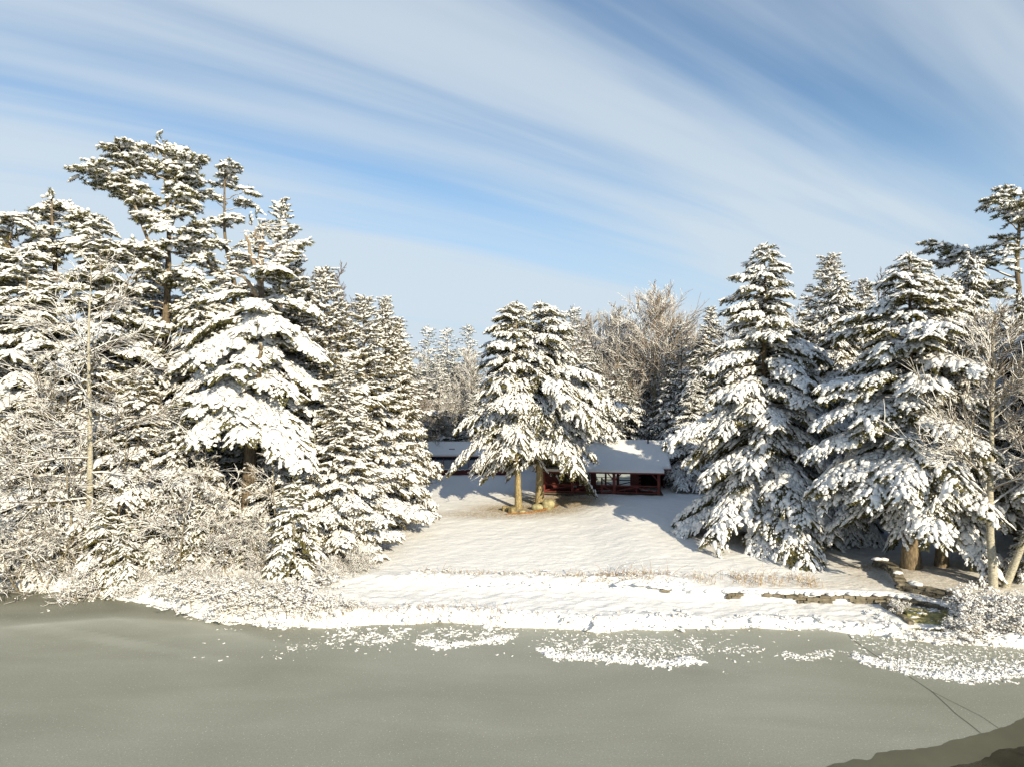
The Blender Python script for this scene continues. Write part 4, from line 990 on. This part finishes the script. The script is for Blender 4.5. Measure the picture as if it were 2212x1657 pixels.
# ---- right side
R1 = conifer(61, 17, 5.5, 1.9, 135, 'flat', 0, .80, .45, .05, .48, .34, .43, .74, HEM, .34, 'dark_bark', .7, (1.5, .80, .55), .0, .34, .0, .10, 1.0, 1.12, lambda a, f: 1.0 if math.cos(a) > -.3 else 1.06 if f < .16 else .76 + .30 * f)
r1 = assemble('hemlock_tree', 'tall cone shaped hemlock standing alone in the shade right of the cabin', 'hemlock tree', spot(1652, 39.5), R1, 0, None, Ht(533, 1652, 39.5) / 17)
R3 = conifer(62, 14.5, 4.9, 2.2, 112, 'flat', 0, .66, .40, .10, .42, .34, .42, .80, HEM, .36, 'dark_bark', .6, (1.5, .80, .55), .0, .34, -.004, .12, 1.0, 1.12, lambda a, f: (1 - .28 * max(0, math.cos(a))) * (1 - .22 * max(0, -math.sin(a)) * (1 - f)), lambda a, f: (1.5 * max(0, -math.sin(a + .5)) + .4) * (1 - f) ** 5)
r3 = assemble('hemlock_tree', 'broad hemlock with layered white boughs whose flared trunk meets the stone wall', 'hemlock tree', spot(1968, 32.9), R3, 0, None, Ht(556, 1968, 32.9) / 14.5)
r3b = dup(r3, spot(2034, 33.2), 2.4, (Ht(605, 2034, 33.2) / 14.5 * .78,) * 2 + (Ht(605, 2034, 33.2) / 14.5,), 'darker hemlock tucked behind the broad one, its trunk right of the flared trunk')
s2 = dup(s1, spot(1792, 50), 1.7, Ht(558, 1792, 50) / 15, 'pointed snowy spruce in the gap between the cone shaped and the broad hemlock')
dup(r1, spot(1812, 41), 2.0, (.66, .66, Ht(600, 1812, 41) / 17), 'added hemlock shading the cabin roof, between the cone shaped hemlock and the broad one')  # extra tree, added to keep the sun off the cabin roof
dup(s1, spot(1868, 58), .5, (Ht(610, 1868, 58) / 15 * .8,) * 2 + (Ht(610, 1868, 58) / 15,), 'small spruce top peeping over left of the broad hemlock')
dup(s1, spot(1535, 60), 2.9, (Ht(668, 1535, 60) / 15 * .8,) * 2 + (Ht(668, 1535, 60) / 15,), 'dark pointed spruce just left of the cone shaped hemlock')
dup(h1, spot(1500, 57), 1.9, (.62, .62, .55), 'shaded dark hemlock beside the right end of the cabin')
dup(h1, spot(1740, 56), .9, (.8, .8, .9), 'shaded hemlock behind the cone shaped one')
R4 = limb_tree(16, 2212, 40, [(2196, 900), (2204, 700), (2198, 560), (2206, 425)],
    [(500, 2160, 440), (470, 2165, 425), (450, 2185, 420), (520, 2140, 460), (540, 2090, 520), (560, 2100, 545), (600, 2120, 540), (470, 2245, 430), (520, 2270, 470), (560, 2280, 540), (640, 2110, 620), (650, 2290, 620), (480, 2150, 465, -1), (505, 2190, 480, -2)],
    (10, 500, 800, .8, 2.4, .05), 'tuft', PINE, .30, .6, PS, 'pine_bark', (.28, .06))
assemble('pine_tree', 'dark needled pine touching the right edge high above the birches', 'pine tree', spot(2212, 40), R4)
dup(r3, spot(2092, 38.5), 4.2, (Ht(556, 2092, 38.5) / 14.5 * .62,) * 2 + (Ht(556, 2092, 38.5) / 14.5,), 'snow laden hemlock top right of the broad hemlock')
dup(r3, spot(2205, 38.5), 5.5, (.75, .75, Ht(640, 2205, 38.5) / 14.5), 'hemlock behind the birch trunks at the right edge')
dup(h3, spot(2212, 30.6), 1.0, Ht(1145, 2212, 30.6) / 4.5, 'small dark fir at the right edge beside the leaning birch')
# trees just beyond the right edge of the view
for px, y, sc in ((2350, 33, 1.0), (2420, 29.5, 1.05), (2330, 41, 1.1), (2520, 35, 1.15)):
    dup(r3, spot(px, y), px * .01, sc, 'hemlock standing beyond the right edge of the picture', 'hemlocks beyond the right edge')

# ---- bare trees
def bare(name, label, cat, px, y, row, proto=None, rz=0.0, group=None, hs=None, wx=1.0):
    h = Ht(row, px, y)
    if isinstance(proto, tuple):
        o = assemble(name, label, cat, spot(px, y), proto[0], rz, group, h / proto[1]); return o
    s_ = h / hs; return dup(proto, spot(px, y), rz, (s_ * wx, s_ * wx, s_), label, group, cat)
BN1 = bare_parts(71, 17, 'birch_bark', 'snowy_twigs', trunk=.21, clear=.16, nb=36, spread=.42, lv=3, sub=(8, 4), up0=.10, rmin=.023, upc=.05)
bn1 = bare('birch_tree', 'tall bare birch with a pale trunk and feathery snowy branches in the left foreground', 'birch tree', 190, 34, 540, (BN1, 17))
BN2 = bare_parts(72, 8, 'grey_bark', 'snowy_twigs', trunk=.075, clear=.15, nb=20, spread=.42, lv=3, sub=(6, 3), up0=.15, rmin=.019, upc=.0)
bn2 = bare('sapling', 'bare snowy sapling with a thin straight stem just left of the big birch', 'sapling', 163, 33.4, 900, (BN2, 8))
for px, y, row, rz, wx, lb in ((75, 33.8, 930, 1.0, 1.1, 'bare sapling leaning out over the ice near the left edge'), (20, 34.0, 880, 2.0, 1.2, 'bare snowy sapling at the left edge'), (245, 33.8, 880, 3.0, 1.2, 'bare snowy sapling just right of the big birch'),
                               (120, 34.4, 790, 5.0, 1.1, 'taller bare sapling behind the left thin stem'), (600, 34.9, 950, .5, .9, 'bare sapling with frosted twigs right of the broken pine trunk'), (430, 34.2, 960, 2.6, .8, 'bare sapling between the firs left of the broken pine')):
    bare('sapling', lb, 'sapling', px, y, row, bn2, rz, None, 8, wx)
SH1 = bare_parts(73, 4, 'grey_bark', 'snowy_twigs', .015, .08, trunk=.05, stems=6, clear=.1, nb=9, spread=.5, lv=3, sub=(6, 4), up0=.1, rmin=.013, kinkiness=.2, base_sp=.25)
sh1 = bare('snowy_shrub', 'large arching snowy shrub left of the broken pine base', 'shrub', 405, 33.4, 1000, (SH1, 4))
SH2 = bare_parts(74, 2.4, 'grey_bark', 'snowy_twigs', .022, .07, trunk=.035, stems=9, clear=.05, nb=9, spread=.5, lv=3, sub=(6, 4), up0=.0, rmin=.012, kinkiness=.25, base_sp=.35)
sh2 = bare('snowy_shrub', 'low snowy shrub hanging over the ice below the big birch', 'shrub', 190, 32.0, 1190, (SH2, 2.4))
SH3 = bare_parts(75, 1.4, 'grey_bark', 'half_snowy_twigs', .09, .085, trunk=.02, stems=16, clear=.05, nb=6, spread=.5, lv=2, sub=(5, 3), up0=.1, rmin=.010, kinkiness=.3, base_sp=.4)
sh3 = bare('shore_bush', 'rounded snow caked bush with reddish stems right of the stone steps', 'shrub', 2110, 27.6, 1255, (SH3, 1.4))
for px, y, row, rz, wx, lb in ((490, 33.4, 1075, 1.1, 1.0, 'frosted greyish shrub spreading in front of the broken pine trunk'), (570, 33.0, 1120, 2.2, .9, 'frosted shrub between the broken pine and the small white fir'),
                               (40, 33.0, 1080, 4.4, 1.2, 'arching snowy shrub near the left edge of the shore'), (110, 33.0, 1090, 5.5, 1.2, 'arching snowy shrub under the leaning sapling'), (-30, 33.5, 1040, .4, 1.2, 'arching snowy shrub cut by the left edge')):
    bare('snowy_shrub', lb, 'shrub', px, y, row, sh1, rz, None, 4, wx)
j = 0
ORD = 'first second third fourth fifth sixth seventh eighth ninth tenth eleventh twelfth thirteenth fourteenth fifteenth sixteenth'.split()
for px, row, rz, wx in ((10, 1195, 1, 1.2), (65, 1200, 2, 1.2), (125, 1210, 3, 1.2), (245, 1225, 4, 1.2), (300, 1215, 5, 1.2), (350, 1225, 6, 1.2), (400, 1210, 0, 1.2), (450, 1215, 1.5, 1.1), (500, 1215, 2.5, 1.1), (550, 1225, 3.5, 1.1), (600, 1240, 4.5, 1.0), (665, 1210, 5.5, 1.0), (700, 1190, .5, 1.0), (745, 1160, 1.2, 1.1), (780, 1170, 2.2, .9)):
    x = (px - 1106) / 1475 * 32; yy = float(np.interp(x, SHX, SHY)) + 1.0 + .8 * (j % 2) + (2.8 if px > 655 else 0) + (2.2 if px > 720 else 0)
    bare('snowy_shrub', 'low twiggy snow shrub at the left shore, %s from the left of its row' % ORD[j], 'shrub', px, yy, row, sh2, rz, 'low twiggy shrubs along the left shore', 2.4, wx); j += 1
for k_, (px, y, row, rz) in enumerate(((2150, 27.0, 1300, 1), (2205, 26.6, 1300, 2), (2125, 27.8, 1285, 3), (2185, 27.6, 1280, 4), (2225, 27.4, 1275, 5), (2095, 27.0, 1312, .5), (2075, 26.6, 1330, 2.5))):
    bare('shore_bush', 'snow caked reddish bush in the clump right of the stone steps, %s of the clump' % ORD[k_], 'shrub', px, y, row, sh3, rz, 'snow caked bushes right of the stone steps', 1.4, 1.15)
for k_, (px, dy, row) in enumerate(((640, .4, 1262), (700, .5, 1275), (760, .5, 1290), (560, .3, 1262), (500, .2, 1250), (430, .2, 1245), (360, .2, 1240), (650, 2.0, 1240), (300, .2, 1250))):
    x = (px - 1106) / 1475 * 30; bare('shore_bush', 'knee high snow covered tuft of twigs on the left bank, %s from the ice tongue' % ORD[k_], 'shrub', px, float(np.interp(x, SHX, SHY)) + dy + .35, row, sh3, k_ * 1.3, 'snow covered twig tufts on the left bank', 1.4, 1.4)
for px, y, row, wx, lb in ((1938, 28.8, 1290, .7, 'small snow topped bush on the corner of the stone steps'), (1390, 33.2, 1232, .9, 'straw coloured bushy grass clump on the mound below the lawn')):
    bare('shore_bush', lb, 'shrub', px, y, row, sh3, 2.0, None, 1.4, wx)
# right birches
BR = bare_parts(76, 13, 'birch_bark', 'snowy_twigs', trunk=.20, clear=.30, nb=46, spread=.46, lv=3, sub=(9, 6), up0=.40, rmin=.021, upc=.15, stem_lean=.04)
bare('birch_tree', 'upright pale barked birch in front of the hemlocks at the right', 'birch tree', 2146, 29.5, 660, (BR, 13))
BR2 = bare_parts(77, 12, 'birch_bark', 'half_snowy_twigs', trunk=.19, clear=.34, nb=26, spread=.34, lv=3, sub=(7, 5), up0=.5, rmin=.016, upc=.15, stem_lean=.24)
bare('birch_tree', 'birch leaning out of the right edge of the picture', 'birch tree', 2168, 29.8, 740, (BR2, 12))

# ---- woods behind the buildings
FB1 = bare_parts(81, 15, 'grey_bark', 'frosted_tan_twigs', trunk=.20, clear=.30, nb=30, spread=.62, lv=3, sub=(11, 8), up0=.85, rmin=.024, upc=.14)
fb1 = bare('bare_tree', 'big round bare tree with frosted branches right behind the cabin', 'bare tree', 1415, 66, 640, (FB1, 15))
FB2 = bare_parts(82, 13, 'grey_bark', 'snowy_twigs', trunk=.15, clear=.15, nb=30, spread=.36, lv=3, sub=(8, 6), up0=.5, rmin=.023, upc=.2)
fb2 = bare('bare_tree', 'slimmer frosted bare tree left of the big round one behind the cabin', 'bare tree', 1312, 68, 662, (FB2, 13))
FB3 = bare_parts(83, 14, 'grey_bark', 'bare_twigs', trunk=.16, clear=.3, nb=24, spread=.34, lv=3, sub=(7, 5), up0=1.3, rmin=.020, upc=.3)
for _a, _b, _c, _d, _l in ((1345, 71, 690, 1.0, 'round crowned tan bare tree left of the biggest one behind the cabin'), (1478, 70, 700, 2.2, 'round crowned tan bare tree right of the biggest one behind the cabin'), (1270, 73, 700, 3.1, 'round crowned tan bare tree just right of the twin hemlocks')):
    bare('bare_tree', _l, 'bare tree', _a, _b, _c, fb1, _d, None, 15, .95)
fb3 = bare('bare_tree', 'reddish brown leafless tree showing behind the broken pine and the spruces', 'bare tree', 655, 62, 575, (FB3, 14))
bare('bare_tree', 'leafless brown tree top just left of the first tall spruce', 'bare tree', 722, 60, 592, fb3, 2, None, 14)
bare('bare_tree', 'thin leafless tree top peeping over left of the broad hemlock', 'bare tree', 1895, 60, 605, fb3, 1, None, 14)
FS = conifer(91, 13, 2.9, .5, 70, 'brush', 1, .95, .5, -.1, .18, .34, .50, .72, FAR, .16, 'grey_bark', .4, (1.3, .66, .42), .08, .3)
fs = assemble('spruce_tree', 'pointed far spruce on the skyline, leftmost of the three above the sunroom', 'spruce tree', spot(925, 84), FS, 0, None, Ht(708, 925, 84) / 13)
FH = conifer(92, 12, 4.0, .5, 70, 'flat', 1, .7, .4, .0, .45, .38, .60, .50, FAR, .2, 'grey_bark', .6, (1.3, .66, .42), .0, .3)
fh = assemble('hemlock_tree', 'dark shaded hemlock behind the cabin roof', 'hemlock tree', spot(1395, 70), FH, 0, None, Ht(770, 1395, 70) / 12)
for px, y, row, p, hs, lb in ((966, 84, 712, fs, 13, 'pointed far spruce on the skyline, middle one of the three above the sunroom'), (1010, 82, 706, fs, 13, 'pointed far spruce on the skyline, rightmost of the three above the sunroom'),
                              (1236, 60, 668, fs, 13, 'dark spruce top right behind the twin hemlocks'), (1472, 64, 700, fs, 13, 'narrow spruce between the big round bare tree and the dark spruce'),
                              (1340, 64, 800, fh, 12, 'dark shaded hemlock behind the left part of the cabin roof'), (1450, 63, 810, fh, 12, 'dark shaded hemlock behind the stove pipe'), (1270, 62, 760, fh, 12, 'dark shaded hemlock just behind the twin hemlocks on the right')):
    dup(p, spot(px, y), px * .37, Ht(row, px, y) / hs, lb)
rf_ = np.random.default_rng(123); cnt = {}
def filler(px, y, row):
    w = rf_.random(); k = 'a' if px < 880 else 'b' if px < 1090 else 'c' if px < 1560 else 'd'
    where = {'a': 'behind the left group of pines', 'b': 'on the far bank of woods above the sunroom', 'c': 'in the woods behind the cabin and the twin hemlocks', 'd': 'in the woods behind the right hand hemlocks'}[k]
    if w < .36: p, hs, kind = fb2, 13, 'frosted bare tree'
    elif w < .46: p, hs, kind = fb1, 15, 'wide frosted bare tree'
    elif w < .82: p, hs, kind = fs, 13, 'snowy pointed spruce'
    else: p, hs, kind = fh, 12, 'dark snowy hemlock'
    s_ = Ht(row, px, y) / hs; wx = rf_.uniform(.85, 1.25)
    dup(p, spot(px, y), rf_.random() * 6.28, (s_ * wx, s_ * wx, s_), '%s %s' % (kind, where), '%ss %s' % (kind, where))
for px in np.arange(885, 1100, 15): filler(px + rf_.normal() * 5, rf_.uniform(72, 80), 755 + rf_.uniform(-12, 60))
for px in np.arange(885, 1100, 22): filler(px + rf_.normal() * 5, rf_.uniform(69, 72), 840 + rf_.uniform(-20, 40))
for px in np.arange(1200, 1560, 24): filler(px + rf_.normal() * 6, rf_.uniform(72, 82), 735 + rf_.uniform(-20, 40))
for px in np.arange(1220, 1520, 34): filler(px + rf_.normal() * 6, rf_.uniform(66, 70), 800 + rf_.uniform(-20, 50))
for px in np.arange(-60, 880, 48): filler(px + rf_.normal() * 8, rf_.uniform(54, 66), 720 + rf_.uniform(-40, 60))
for px in np.arange(1560, 2300, 50): filler(px + rf_.normal() * 8, rf_.uniform(56, 70), 715 + rf_.uniform(-50, 50))
for px in np.arange(-50, 2300, 75): filler(px + rf_.normal() * 8, rf_.uniform(90, 105), 770 + rf_.uniform(-15, 15))
